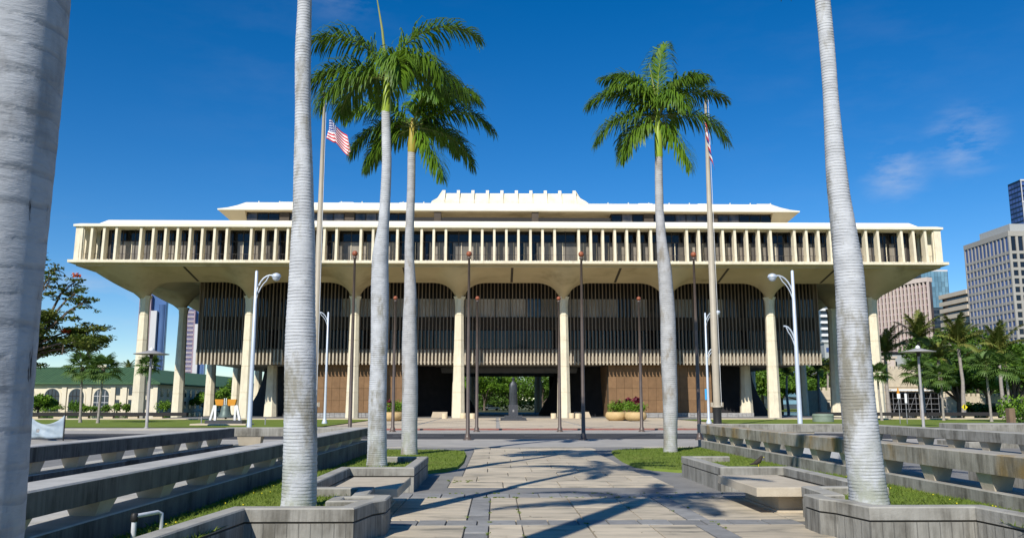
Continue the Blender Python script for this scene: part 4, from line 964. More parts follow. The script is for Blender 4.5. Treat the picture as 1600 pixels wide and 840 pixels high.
def tree(name, label, x, y, h, rx, rz, mat='leaftree', n=5000, size=.5, seed=0, group=None, z0=0, trunk_r=.4, ncl=26, base=.45, umbrella=False, cat='tree', ry=None):
    rg = random.Random(seed); t = thing(name, label, cat, (x, y, z0), group); ry = ry or rx
    cz = z0 + h - rz; cl = []
    for i in range(ncl):
        a = i * 2.399 + rg.uniform(-.3, .3); q = math.sqrt((i + .5) / ncl); u = rg.uniform(-.5, 1)
        zz = cz + rz * (math.sqrt(max(0, 1 - q * q)) * (.75 if umbrella else u) + (rg.uniform(-.18, .12) if umbrella else 0)) - (rz * .25 if umbrella else 0)
        s = rx * rg.uniform(.20, .34)
        cl.append((x + rx * .82 * q * math.cos(a), y + ry * .82 * q * math.sin(a), zz, s, s, s * (.45 if umbrella else .75)))
    quads_object('crown', leaf_cloud(cl, n, size, seed), M[mat], t, org=(x, y, cz))
    m = MB(); fork = z0 + h * base * .6
    m.tube([(x, y, z0 - .1), (x + rg.uniform(-.1, .1), y, z0 + fork * .5 - z0 * .5), (x, y, fork)], [trunk_r * 1.25, trunk_r * .95, trunk_r * .85], 9)
    m.build('trunk', M['bark'], t)
    for c in rg.sample(cl, min(8, ncl)):
        mid = ((x + c[0]) / 2 + rg.uniform(-.3, .3), (y + c[1]) / 2, fork + (c[2] - fork) * .62)
        MB().tube([(x, y, fork - .2), mid, (c[0], c[1], c[2])], [trunk_r * .6, trunk_r * .36, trunk_r * .12], 6).build('limb', M['bark'], t)
    return t
mp_ = 'broad trees of the park on the right'
for i, (px, Y, h, rx, rz, mat, lab) in enumerate([
    (1500, 135, 8.4, 7.0, 3.2, 'leaftree', 'spreading umbrella tree behind the yellow sign'), (1585, 140, 9.6, 8.0, 3.8, 'leaftree', 'spreading umbrella tree at the right frame edge'),
    (1545, 165, 12.2, 7.5, 5.0, 'leafdark', 'tall dark tree between the two tallest feather palms'), (1600, 175, 14.5, 8.5, 5.5, 'leaftree', 'tall tree at the right edge below the grey office block'),
    (1480, 205, 19.5, 9.0, 7.0, 'leafdark', 'tall dark tree under the beige banded building'), (1530, 215, 20.0, 9.5, 7.0, 'leaftree', 'big green tree below the grid office corner'),
    (1450, 200, 13.0, 7.0, 5.0, 'leaftree', 'mid-green tree behind the right disc lamp'), (1650, 200, 17.5, 10.0, 7.0, 'leaftree', 'large tree just past the right frame edge'),
    (1222, 240, 12.5, 9.0, 6.0, 'leaftree', 'dark tree seen under the right end of the louvred storeys'), (1252, 232, 10.6, 8.5, 5.0, 'leaftree', 'green tree between the right columns'),
    (1292, 236, 13.0, 8.0, 5.0, 'leaftree', 'green tree above the crenellated stone house'), (1192, 244, 16, 9.0, 7.5, 'leafbright', 'bright tree beside the dark sloping chamber wall'),
    (1345, 210, 12.0, 8.0, 5.0, 'leafdark', 'dark tree hidden mostly by the leaning palm'), (1410, 215, 10.0, 6.5, 4.5, 'leafdark', 'low dark tree beside the scaffolded house')]):
    tree('park_tree', lab, at(px, Y), Y, h, rx, rz, mat, 8000, .46, 100 + i, mp_, umbrella=i < 2 or i == 9, trunk_r=.45)
for i, (px, Y, h, rx, rz, mat, lab) in enumerate([
    (757, 232, 11.4, 7.0, 5.2, 'leafbright', 'bright tree left of the statue through the central opening'), (800, 240, 12.6, 8.0, 6.2, 'leafbright', 'bright tree behind the statue through the central opening'),
    (848, 231, 11.6, 7.0, 5.6, 'leaftree', 'tree right of the statue through the central opening'), (703, 236, 11.4, 6.0, 5.5, 'leaftree', 'tree beyond the opening left of the central column'),
    (905, 238, 11.5, 7.0, 5.5, 'leafdark', 'dark tree beyond the right half of the opening'), (775, 262, 14.0, 9.0, 6.5, 'leafdark', 'dark tall tree farthest through the opening')]):
    tree('street_tree', lab, at(px, Y), Y, h, rx, rz, mat, 5200, .34, 130 + i, 'trees beyond the building', trunk_r=.3, base=.3)
for i, (px, Y, h, rx, rz, mat, lab) in enumerate([
    (345, 200, 5.6, 4.5, 2.8, 'leafbright', 'light green round tree beyond the left columns'), (400, 205, 6.4, 4.5, 3.0, 'leaftree', 'round tree close to the left chamber wall'), (372, 240, 8.4, 5.5, 3.6, 'leaftree', 'taller tree far beyond the bell'),
    (318, 212, 4.4, 3.5, 2.2, 'leafbright', 'small pale green tree between two left columns'), (60, 168, 3.4, 3.4, 1.6, 'leafbright', 'small garden tree at the left corner of the cream building')]):
    tree('garden_tree', lab, at(px, Y), Y, h, rx, rz, mat, 2600, .3, 150 + i, 'garden trees round the cream building', trunk_r=.2)
def shrub(label, x, y, r, h, mat, n, size, seed, z0=.04, group='shrubs', name='shrub', cat='shrub'):
    rg = random.Random(seed); cl = [(x + rg.uniform(-.7, .7) * r, y + rg.uniform(-.4, .4) * r, z0 + h * rg.uniform(.35, .7), r * .45, r * .45, h * .42) for _ in range(9)]
    o = quads_object(name, leaf_cloud(cl, n, size, seed, .3), M[mat], org=(x, y, z0)); return tag(o, label, cat, group)
for i, (px, w, lab) in enumerate([(62, 2, 'shrub at the left of the first arch'), (78, 3.0, 'low hedge shrub under the first arch'), (122, 2.2, 'shrub under the middle arch'), (140, 2.4, 'shrub between the middle and third arches'), (166, 1.8, 'shrub under the third arch'), (183, 1.6, 'leafy shrub by the small windows'), (115, 1.3, 'tall shrub beside the middle arch'), (253, 2.0, 'shrub at the corner of the cream building'), (196, 1.2, 'shrub left of the outer column')]):
    shrub(lab + ' of the cream building' if 'cream' not in lab else lab, at(px, 186), 186, w, 2.6 if i in (0, 6, 7) else 1.3 + .3 * (i % 3), 'leafbright' if i % 2 else 'leaftree', 500, .22, 170 + i, group='shrubs before the cream building')
for i, (px, Y, w, h, mat, lab) in enumerate([(1592, 58, 1.3, 2.3, 'leafbright', 'bright clipped shrub at the right frame edge'), (1606, 57, 1.5, 1.7, 'leafdark', 'dark shrub at the right frame edge beside a post'), (1540, 150, 3, 1.7, 'leafdark', 'dark low hedge below the umbrella tree'), (1515, 152, 2.4, 2.0, 'leaftree', 'shrub behind the yellow sign'), (1565, 148, 3, 1.6, 'leafdark', 'long dark hedge right of the matching fan palms')]):
    shrub(lab, at(px, Y), Y, w, h, mat, 900, .12 if Y < 100 else .3, 190 + i, group='shrubs on the right lawn')
# red-flowering feathery tree behind the nearest palm
def poinciana():
    x, y = -26.1, 45.0; rg = random.Random(5); t = thing('flowering_tree', 'feathery tree with red flowers and bare dark twigs behind the nearest palm', 'tree', (x, y, 0))
    tr = MB(); tr.tube([(x, y, -.1), (x + .2, y, 1.6), (x + .1, y, 3.0)], [.42, .33, .28], 10); tr.build('trunk', M['bark'], t)
    cl = []; fl = []
    ends = [(5.2, .5, 5.0), (5.0, -.6, 5.0), (4.6, .6, 5.8), (4.1, 0, 5.4), (3.6, -.8, 6.2), (3.4, .4, 4.9), (5.6, .4, 4.9), (3.0, 1, 6.3), (2.6, -1, 5.6), (2.2, 1, 4.7), (1.8, 0, 6.6), (2.4, 0, 5.0), (1.6, 1.6, 5.2), (.8, -.8, 6.8), (0, 1, 7.2), (-1.5, 0, 6.4), (-3, .5, 6), (-2, -1, 5), (0, -2, 5.4), (.9, -.6, 4.0), (1.2, 0, 3.5),
            (2.6, .3, 8.4), (3.4, -.4, 8.9), (4.6, .2, 7.9), (4.2, .4, 8.4), (5.3, 0, 7.3), (1.9, .2, 9.6), (1.3, 0, 10.5)]
    for i, (dx, dy, z) in enumerate(ends):
        up = i >= 21; dx *= .86; p = Vector((x + dx, y + dy, z)); m = MB()
        a = Vector((x + .1, y, 2.8)); mid = a.lerp(p, .5) + Vector((rg.uniform(-.3, .3), rg.uniform(-.3, .3), .7 if not up else .2)); q = a.lerp(p, .8) + Vector((rg.uniform(-.2, .2), 0, .35))
        m.tube([a, mid, q, p], [.13, .085, .05, .02], 6)
        for k in range(14 if up else 5):                      # twigs and hanging pods
            b = q.lerp(p, rg.random()); e = b + Vector((rg.uniform(-.6, .8), rg.uniform(-.5, .5), rg.uniform(-.65, .3))); m.tube([b, b.lerp(e, .5) + Vector((0, 0, .1)), e], [.022, .018, .03 if rg.random() < .4 else .008], 4)
            if up: cl.append((e.x, e.y, e.z, .22, .22, .10))
        m.build('branch', M['bark'], t)
        if up: cl.append((p.x, p.y, p.z, .4, .4, .16))
        else:
            for k in range(6): cl.append((p.x + rg.uniform(-.8, .8), p.y + rg.uniform(-.7, .7), p.z + rg.uniform(-.35, .35), .62, .6, .17))
        if i in (3, 4, 0, 6, 10, 24): fl.append((p.x, p.y - .2, p.z + .22, .24, .24, .13))
    quads_object('crown', leaf_cloud(cl, 19000, .095, 6, .9), M['leafpoin'], t, org=(x, y, 5))
    quads_object('blossom', leaf_cloud(fl, 420, .07, 7, .3), M['flower'], t, org=(x, y, 5))
poinciana()

# ------------------------------------------------------------------ buildings round about
def cream_building():
    Y = 190; xa, xb = -116, -74.8; t = thing('library_building', 'cream two-storey building with arched windows and green tiled hip roof', 'building', ((xa + xb) / 2, 220, 0))
    MB().box(xa, xb, Y, 286, -.1, 6.05).build('wall', M['libwall'], t)
    MB().box(xa - .25, xb + .25, Y - .25, 286.2, 5.55, 5.95).build('cornice', M['libwall'], t)
    MB().rects([(xa - 1.1, xb + 1.1, Y - 1.1, 287, 6.06), (xa - 1.1, xb + 1.1, Y - 1.1, 287, 6.35), (xa + 9.5, xb - 9.5, Y + 9.5, 276, 10.2)]).build('roof', M['libroof'], t)
    tl = MB().box(-.06, .06, -.5, .5, 0, .07).mesh('roof_rib', M['libroof'])
    k = math.atan2(3.85, 10.6)
    for i in range(60):
        x = xa + .5 + (xb - xa - 1) * i / 59; run = min(10.4, x - xa + 1.0, xb - x + 1.0)
        if run > 1: inst('roof_rib', tl, t, Vector((x, Y - 1.1 + run / 2, 6.36 + run / 2 * .363)) - wpos(t), (k, 0, 0), (1, run / math.cos(k), 1))
    def arch(cx, w, top):
        r = w / 2; pts = [(-r, 0)] + [(-r * math.cos(math.pi * i / 14), top - r + r * math.sin(math.pi * i / 14)) for i in range(15)] + [(r, 0)]
        def ring(s, y, dz=0): return [(cx + px * s, y, max(.2, pz * (1 if s == 1 else 1.06)) if pz > 0 else .2) for px, pz in pts]
        f = MB(); f.loft([ring(1.22, Y - .12), ring(1.22, Y - .001)]); fo = f.build('window_frame', M['libwall'], t)
        w_ = MB(); w_.loft([ring(1, Y - .14), ring(1, Y - .005)]); wo = w_.build('arched_window', M['libdark'], t)
        b = MB()
        for q in (-.5, 0, .5): b.box(cx + q * r * .95 - .05, cx + q * r * .95 + .05, Y - .19, Y - .145, .2, top - r * (.16 if q == 0 else .3))
        for z in (1.2, 2.1, top - r): b.box(cx - r, cx + r, Y - .2, Y - .15, z - .06, z + .06)
        tag(b.build('window_bars', M['towergrey'] if cx > -90 else M['darkin'], wo), kind='stuff')
    x_of = lambda px: -102.15 + .14 * (px - 50)
    for px in (83, 121, 160, 42): arch(x_of(px), 3.3, 5.15)
    wm = MB().box(-.6, .6, -.08, 0, 0, 1.5).mesh('window', M['libdark']); wt = MB().box(-.55, .55, -.08, 0, 0, 2.1).mesh('window', M['libdark'])
    for px in (184, 206, 226): inst('window', wm, t, Vector((x_of(px), Y - .01, 3.7)) - wpos(t)); inst('window', wt, t, Vector((x_of(px), Y - .01, .6)) - wpos(t))
    for px in (102, 141, 178, 196, 218, 244): MB().box(x_of(px) - .5, x_of(px) + .5, Y - .3, Y - .001, 0, 5.54).build('pilaster', M['libwall'], t)
    ws = MB().box(0, .08, -.6, .6, 0, 1.7).mesh('window', M['libdark'])
    for j in range(24):
        y = Y + 3 + j * 3.6
        for z in (.7, 3.4): inst('window', ws, t, Vector((xb + .01, y, z)) - wpos(t))
    MB().box(-96, -93, 205, 207, 9.4, 11.0).build('chimney', M['libwall'], t)
cream_building()

def blue_tower(x0, x1, Y, h, label):
    t = thing('glass_tower', label, 'tower', ((x0 + x1) / 2, Y, 0), 'blue towers far on the left'); w = x1 - x0
    MB().box(x0, x1, Y, Y + 4, 0, h).build('body', M['bluetower'], t)
    MB().lathe(x0 + w * .86, Y + 1.5, [(w * .15, 0), (w * .15, h - 8)], 20).build('rounded_bay', M['bluetower'], t)
    MB().box(x0 + w * .50, x0 + w * .73, Y - 3, Y - .5, 0, h * .84).build('white_pier', M['towergrey'], t)
    MB().box(x0 + w * .45, x0 + w * .49, Y - 3, Y - .5, 0, h * .98).build('mauve_edge', M['pinkfin'], t)
    fl_ = MB().box(0, w * .44, -.6, 0, 0, 1.2).mesh('floor_band', M['towergrey']); n = int(h / 3.2)
    for i in range(n): inst('floor_band', fl_, t, Vector((x0, Y - .02, 2 + i * 3.2)) - wpos(t))
    v = MB()
    for q in range(7): v.box(x0 + w * .06 * q, x0 + w * .06 * q + .25, Y - .9, Y - .62, 0, h)
    tag(v.build('mullions', M['pinkfin'], t), kind='stuff')
blue_tower(-252, -233.5, 600, 79, 'tall blue glass tower with pale pier seen left of the second column')
blue_tower(-222, -208, 610, 69, 'narrow blue glass tower glimpsed between the left columns')

def grid_office():
    X, Y = 218.3, 350; H = 74.5; t = thing('grid_office', 'grey concrete office block with a grid of small blue windows', 'office block', (X + 20, Y + 20, 0))
    MB().box(X + .25, X + 44.75, Y + .25, Y + 34.25, 0, H - .5).build('core', M['officegrid'], t)
    MB().rects([(X - .3, X + 45, Y - .3, Y + 34.5, H - 2.2), (X - .3, X + 45, Y - .3, Y + 34.5, H)]).build('parapet', M['officegrid'], t)
    MB().box(X + 4, X + 40, Y + 5, Y + 28, H, H + 4.2).build('roof_plant', M['officegrey'], t)
    g = MB()
    for i in range(13): g.box(X - .2, X + .24, Y + i * 2.82 - .34 + .3, Y + i * 2.82 + .34 + .3, 0, H - 2.25)
    for i in range(15): g.box(X + i * 3.1 - .5 + .25, X + i * 3.1 + .5 + .25, Y - .2, Y + .24, 0, H - 2.25)
    for j in range(19):
        z = H - 9.2 - j * 3.55; g.box(X - .12, X + .24, Y + .2, Y + 34.1, z - .55, z + .65); g.box(X + .2, X + 44.6, Y - .12, Y + .24, z - .55, z + .65)
    tag(g.build('wall_grid', M['officegrid'], t), kind='stuff')
    for side in (0, 1):
        for i in range(12 if side == 0 else 5):
            for j in range(16):
                hh = 6.2 if j == 0 else 2.2; zb = H - 8.5 if j == 0 else H - 8.55 - j * 3.55 + .0
                key = ('go', side, j == 0)
                if key not in pm: pm[key] = (MB().box(0, .06, -1.07, 1.07, 0, hh) if side == 0 else MB().box(-1.0, 1.0, 0, .06, 0, hh)).mesh('window', M['bluewin' if side == 0 else 'darkwin'])
                p = (X + .17, Y + .3 + 2.82 * (i + .5), zb) if side == 0 else (X + .25 + 3.1 * (i + .5), Y + .17, zb)
                inst('window', pm[key], t, Vector(p) - wpos(t))
grid_office()
def striped_tower():
    a, b = Vector((234, 450)), Vector((210, 500)); d = (b - a).normalized(); nrm = Vector((-d.y, d.x)); nrm = nrm if nrm.y < 0 or nrm.x < 0 else -nrm
    if nrm.dot(Vector((-1, -1))) < 0: nrm = -nrm
    t = thing('striped_tower', 'pale tower with close vertical fins beside the outermost right column', 'tower', (235, 475, 0)); H = 69.5; ln = (b - a).length
    def pt(u, v): p = a + d * u - nrm * v; return (p.x, p.y)
    def bx(m, u0, u1, v0, v1, z0, z1): q = [pt(u0, v0), pt(u1, v0), pt(u1, v1), pt(u0, v1)]; m.loft([[(x, y, z0) for x, y in q], [(x, y, z1) for x, y in q]]); return m
    bx(MB(), 0, ln, .5, 3, 0, H - 1).build('glazed_body', M['towerglass'], t)
    bx(MB(), -.3, ln + .3, -.9, 3.3, H - 2.4, H).build('top_band', M['towerpink'], t)
    n = 24
    for i in range(n): u = ln * i / (n - 1); bx(MB(), u - .38, u + .38, -.7, .49, 0, H - 2.41).build('fin', M['towerpink'], t)
    fl_ = MB()
    for k in range(20): bx(fl_, 0, ln, .25, .48, k * 3.4, k * 3.4 + .7)
    tag(fl_.build('floor_bands', M['pinkfin'], t), kind='stuff')
striped_tower()
def curtain_tower():
    Y = 500; x0, x1 = 256, 272.2; t = thing('curtain_wall_tower', 'pale blue glass tower with a dark lower part behind the striped tower', 'tower', (264, 510, 0))
    MB().box(x0, x1, Y, Y + 20, 0, 58.5).build('dark_base', M['curtaindark'], t); MB().box(x0 - .2, x1 + .2, Y - .3, Y + 20, 58.5, 80.5).build('body', M['curtaindark'], t)
    MB().box(x0 - .2, x1 + .2, Y - .4, Y + 20, 80.5, 81.6).build('parapet', M['towergrey'], t)
    pnl = MB().box(-.93, .93, -.08, 0, 0, 3.1).mesh('glass_panel', M['curtainwall']); pnd = MB().box(-1.2, 1.2, -.08, 0, 0, 1.9).mesh('window', M['darkwin'])
    for j in range(7):
        for i in range(8): inst('glass_panel', pnl, t, Vector((x0 + 1 + i * 2.02, Y - .32, 58.6 + j * 3.14)) - wpos(t))
    for j in range(12):
        for i in range(6): inst('window', pnd, t, Vector((x0 + 1.5 + i * 2.65, Y - .02, 20.5 + j * 3.15)) - wpos(t))
curtain_tower()
def banded_block():
    Y = 420; x0, x1 = 238.5, 266; t = thing('banded_block', 'beige block with deep horizontal sunshade bands left of the grid office', 'office block', (252, 432, 0))
    MB().box(x0, x1, Y, Y + 25, 0, 57).build('body', M['darkwin'], t)
    bs = MB().box(-1.6, 0, -1.6, 25, 0, 2.1).mesh('side_band', M['band'])
    for k in range(14): inst('side_band', bs, t, Vector((x0 - .31, Y - .01, 56.3 - k * 3.6 - (0 if k else -.3))) - wpos(t))
    bd = MB().box(0, x1 - x0 + .6, -1.6, 0, 0, 2.1).mesh('sunshade_band', M['band'])
    for k in range(14): inst('sunshade_band', bd, t, Vector((x0 - .3, Y - .01, 56.3 - k * 3.6 - (0 if k else -.3))) - wpos(t))
    MB().box(x1 - 1.2, x1 + .4, Y - 1.3, Y + 25, 0, 58.4).build('end_wall', M['band'], t); MB().box(x0 + 2, x1 - .4, Y + .5, Y + 25, 57, 59).build('roof_band', M['band'], t)
banded_block()
def dark_tower():
    Y = 500; x0, x1 = 322.5, 352; H = 138; t = thing('dark_glass_tower', 'tall dark blue glass tower rising behind the grid office', 'tower', (334, 515, 0))
    MB().box(x0, x1, Y, Y + 13, 0, H).build('body', M['darkwin'], t)
    pn = MB().box(-1.3, 1.3, -.08, 0, 0, 2.0).mesh('window', M['bluewin']); pnl = MB().box(-.08, 0, -1.3, 1.3, 0, 2.0).mesh('window', M['bluewin'])
    for j in range(15):
        for i in range(5): inst('window', pn, t, Vector((x0 + 1.8 + i * 3.1, Y - .01, H - 3.6 - j * 3.1)) - wpos(t))
        for i in range(4): inst('window', pnl, t, Vector((x0 - .01, Y + 2 + i * 3.1, H - 3.6 - j * 3.1)) - wpos(t))
    g = MB()
    for i in range(13): g.box(x0 + i * 3.1 - .1, x0 + i * 3.1 + .35, Y - .35, Y + .01, 0, H)
    for j in range(4): g.box(x0 - .3, x1, Y - .45, Y, H - 1 - j * 13.5, H - j * 13.5)
    tag(g.build('frame', M['towergrey'], t), kind='stuff')
dark_tower()
def balcony_tower():
    Y = 400; x0, x1 = 154.5, 176; t = thing('balcony_tower', 'white tower with stacked balconies seen past the right corner of the louvred storeys', 'tower', (165, 410, 0))
    MB().box(x0 + 1, x1, Y + 1, Y + 22, 0, 49).build('body', M['curtaindark'], t)
    bm_ = MB().box(-1.7, 1.7, -1.4, 0, 0, 1.1).mesh('balcony', M['white'])
    for j in range(15):
        for i in range(5): inst('balcony', bm_, t, Vector((x0 + 2.2 + i * 4.1, Y + .99, 3 + j * 3.05)) - wpos(t))
    MB().box(x0, x1, Y - .5, Y + 22, 49, 50).build('roof', M['white'], t)
balcony_tower()
def box_building(name, label, x0, x1, y0, y1, h, wall, winmat, nx, nz, ww, wh, z0=0, zs=1.2, roof=None, cat='building'):
    t = thing(name, label, cat, ((x0 + x1) / 2, (y0 + y1) / 2, 0))
    MB().box(x0, x1, y0, y1, z0, h).build('wall', M[wall], t)
    MB().box(x0 - .4, x1 + .4, y0 - .4, y1 + .4, h, h + .6).build('roof', M[roof or wall], t)
    if nx:
        wmsh = MB().box(-ww / 2, ww / 2, -.08, 0, 0, wh).mesh('window', M[winmat]); st = (x1 - x0) / nx; sz = (h - zs) / nz
        for i in range(nx):
            for j in range(nz): inst('window', wmsh, t, Vector((x0 + st * (i + .5), y0 - .01, zs + sz * j + (sz - wh) * .4)) - wpos(t))
    return t
box_building('grey_office', 'plain grey office building past the right corner column', 117, 136, 300, 320, 23.2, 'officegrey', 'bluewin', 5, 5, 2.6, 1.6)
box_building('slate_office', 'blue-grey office with strip windows behind the right columns', 99, 111, 300, 320, 16.5, 'curtaindark', 'curtainwall', 1, 6, 11.4, 1.4)
box_building('tan_building', 'tan concrete-framed building behind the upswept feather palm', 100, 109, 230, 246, 14.0, 'band', 'towerpink', 3, 4, 2.3, 2.3)
t = box_building('pale_building', 'pale grey building with a dark flat roof behind the right disc lamp', 109.5, 118, 236, 250, 15.6, 'officegrey', 'darkwin', 2, 1, 1.2, 4, zs=8, roof='black')
box_building('white_building', 'white building glimpsed through the opening left of the central column', -20, -13.6, 245, 255, 8.6, 'white', 'darkwin', 2, 1, .5, 5, zs=1)
def stone_house():
    Y = 180; t = thing('stone_house', 'crenellated coral stone barracks right of the building', 'building', (95, 188, 0))
    for xa, xb, ya, yb, h in ((67.5, 76.5, Y - 2, Y + 8, 4.6), (76.5, 124, Y + .5, Y + 9, 3.4), (92.5, 98, Y - 1.5, Y + 8, 5.2), (83, 92.2, Y + 4, Y + 12, 9.3)):
        MB().box(xa, xb, ya, yb, -.1, h).build('wall', M['coral'], t)
        MB().box(xa - .15, xb + .15, ya - .15, yb, h * .58, h * .58 + .25).build('string_course', M['coral'], t)
        m = MB().box(-.3, .3, 0, .5, 0, .6).mesh('merlon', M['coral']); x = xa + .35
        while x < xb - .3: inst('merlon', m, t, Vector((x, ya + .01, h + .002)) - wpos(t)); x += 1.0
    wd = MB().box(-.28, .28, -.05, 0, 0, 1.5).mesh('window', M['libdark'])
    for x in (69.6, 72, 74.4): inst('window', wd, t, Vector((x, Y - 2.01, .6)) - wpos(t))
    for x in [79 + 2.7 * i for i in range(17)]:
        if not 92 < x < 98.4: inst('window', wd, t, Vector((x, Y + .49, .7)) - wpos(t))
stone_house()
def scaffold():
    x0, x1, Y = 80.5, 91.5, 172; t = thing('scaffolding', 'pipe scaffolding with white canopy against the stone barracks', 'scaffolding', (86, Y, 0))
    for i in range(8):
        for y in (Y, Y + 1.6): MB().tube([(x0 + i * 1.55, y, 0), (x0 + i * 1.55, y, 4.4)], .05, 5).build('standard', M['scaf'], t)
    for k in range(4): MB().tube([(x0 - .2, Y - .06, .7 + k * 1.1), (x1 + .2, Y - .06, .7 + k * 1.1)], .045, 5).build('ledger', M['scaf'], t)
    for k in range(3): MB().box(x0, x1, Y + .05, Y + 1.5, .62 + k * 1.1, .67 + k * 1.1).build('deck', M['wood'], t)
    for i in range(0, 7, 2): MB().tube([(x0 + i * 1.55, Y - .1, .2), (x0 + (i + 1) * 1.55, Y - .1, 3.9)], .035, 4).build('brace', M['scaf'], t)
    MB().slab(x0 - .6, x1 + .6, Y - .7, Y + 2.2, 4.42, 4.72, .05).build('canopy', M['white'], t)
    MB().box(x0, x1, Y + 1.75, Y + 1.8, .1, 4.3).build('netting', M['darkin'], t)
scaffold()
# far hills
def hill(pts, y0, y1, nm):
    m = MB(); n = len(pts); vv = []
    for x, z in pts: vv += [(x, y0, -1), (x, (y0 * 2 + y1) / 3, z * .7), (x, y1, z), (x, y1 + 600, -1)]
    ff = []
    for i in range(n - 1):
        for j in range(3): a = i * 4 + j; ff.append((a, a + 4, a + 5, a + 1))
    m.add(vv, ff, smooth=True); return tag(m.build(nm, M['hill']), kind='structure')
hill([(-1500, 10), (-1250, 60), (-1050, 88), (-950, 82), (-850, 60), (-700, 42), (-560, 26), (-420, 16), (-250, 10), (0, 6), (300, 10), (700, 20), (1200, 12)], 1300, 1700, 'hills')
tag(quads_object('hedge', leaf_cloud([(-15 + i * 4.2, 252 + (i % 3), 2.3 + .5 * (i % 2), 3.4, 2.5, 2.7) for i in range(12)], 4200, .45, 300, .3), M['leafdark'], org=(8, 252, 0)), 'dark hedge added for the shade under the trees beyond the central opening', 'hedge')  # added leaf band standing for the dark shade below the canopies
def tree_belt():
    rg = random.Random(9); cl = []
    for i in range(150):
        px = rg.uniform(-60, 470) if i < 70 else rg.uniform(1150, 1800); Y = rg.uniform(300, 420); x = at(px, Y); r = rg.uniform(4, 8)
        cl.append((x, Y, rg.uniform(1, 6) if i < 70 else rg.uniform(3, 10), r, r, r * .8))
    for i in range(40):
        Y = rg.uniform(262, 300); cl.append((at(rg.uniform(560, 1000), Y), Y, rg.uniform(2, 6), 5, 5, 4))
    o = quads_object('far_woods', leaf_cloud(cl, 24000, 1.1, 10, .4), M['leafdark'], org=(0, 330, 0)); tag(o, 'distant belt of dark trees on the horizon', 'woods', kind='stuff')
tree_belt()

# ------------------------------------------------------------------ street furniture and small things
def ball_pole(x, y, h, z0, label, grp, r=.105):
    t = thing('ball_topped_pole', label, 'pole', (x, y, z0), grp)
    MB().lathe(x, y, [(.24, z0), (.24, z0 + .05), (r * 1.5, z0 + .07), (r * 1.45, z0 + .25), (r, z0 + .35), (r * .8, h * .6), (r * .55, h - .35), (r * .95, h - .33), (r * .95, h - .22), (r * .5, h - .2)], 14).build('shaft', M['polebrown'], t)
    MB().sphere((x, y, h - .06), .155, 16, 10).build('ball', M['ballred'], t)
nm = ['far left', 'inner left', 'inner right', 'far right']
wh = [('brown ball-topped pole against the second column from the left palms', 'brown ball-topped pole just right of the column left of centre, near row', 'brown ball-topped pole on the near kerb right of the column right of centre', 'brown ball-topped pole between the single palm and the tall right flagpole'),
      ('thin brown ball-topped pole between the two leftward palms', 'thin brown ball-topped pole left of the statue in the far row', 'thin brown ball-topped pole right of the statue before the column', 'thin brown ball-topped pole in front of the right planter bowls')]
for k, x in enumerate((-7.55, -1.45, 4.56, 10.62)): ball_pole(x, 44.7, 9.82, -.008, wh[0][k], 'brown ball-topped poles')
for k, x in enumerate((-7.28, -1.35, 4.55, 10.38)): ball_pole(x, 61, 9.45, -.115, wh[1][k], 'brown ball-topped poles', .12)
def flagpole(x, y, h, label):
    t = thing('flagpole', label, 'flagpole', (x, y, -.02), 'tall flagpoles'); 
    MB().lathe(x, y, [(.30, 1.55), (.285, 2), (.27, 9), (.26, 9.02), (.25, 15.4), (.235, 15.42), (.17, 22), (.10, h - .1), (.14, h), (.05, h + .05)], 18).build('shaft', M['poletan'], t)
    MB().lathe(x, y, [(.36, -.02), (.33, .1), (.33, 1.5), (.34, 1.56)], 18).build('base_sleeve', M['black'], t)
    MB().lathe(x, y, [(.36, 1.56), (.36, 1.66), (.31, 1.7)], 18).box(x - .5, x - .3, y - .06, y + .06, 1.6, 1.95).box(x + .3, x + .5, y - .06, y + .06, 1.6, 1.95).build('collar', M['poletan'], t)
    MB().sphere((x, y, h + .22), .2, 14, 9).build('ball', M['gold'], t)
    MB().tube([(x + .30, y - .28, 1.7), (x + .2, y - .14, h - .1)], .018, 4).build('halyard', M['white'], t)
flagpole(17.62, 68, 27.2, 'tall tan flagpole with black base right of the single palm')
flagpole(-14.42, 68, 27.2, 'tall tan flagpole with gilded ball behind the thick left palm')
def cloth(name, label, mat, fn, nu=36, nv=22):
    vv = []; ff = []; uv = []
    for j in range(nv + 1):
        for i in range(nu + 1): vv.append(fn(i / nu, j / nv)); uv.append((i / nu, j / nv))
    for j in range(nv):
        for i in range(nu): a = j * (nu + 1) + i; ff.append((a, a + 1, a + nu + 2, a + nu + 1))
    m = MB().add(vv, ff, 0, True); o = m.build(name, M[mat]); me = o.data; L = me.uv_layers.new(name='UVMap')
    for lp in me.loops: L.data[lp.index].uv = uv[lp.vertex_index]
    md = o.modifiers.new('thickness', 'SOLIDIFY'); md.thickness = .012
    return tag(o, label, 'flag')
cloth('flag', 'red and white striped flag with blue canton drooping behind palm fronds', 'flagus',
      lambda u, v: (-14.12 + 2.15 * u ** .9 + .12 * math.sin(9 * u + 2 * v), 67.9 + .28 * math.sin(11 * u + 1.5 * v), 25.3 - (1 - v) * 1.75 * (1 - .25 * u) - 2.3 * u ** 1.25 - .10 * math.sin(10 * u + 3 * v)))
cloth('flag', 'limp red white and blue striped flag hanging against the right flagpole', 'flaghi',
      lambda u, v: (17.45 + .46 * u * (1 - v * .75) + .14 * math.sin(7 * u + 2 * v) * u + .12 * (1 - v), 67.72 + .22 * math.sin(13 * u + 2 * v), 25.6 - (1 - v) * 2.0 - 2.6 * u ** 1.1))
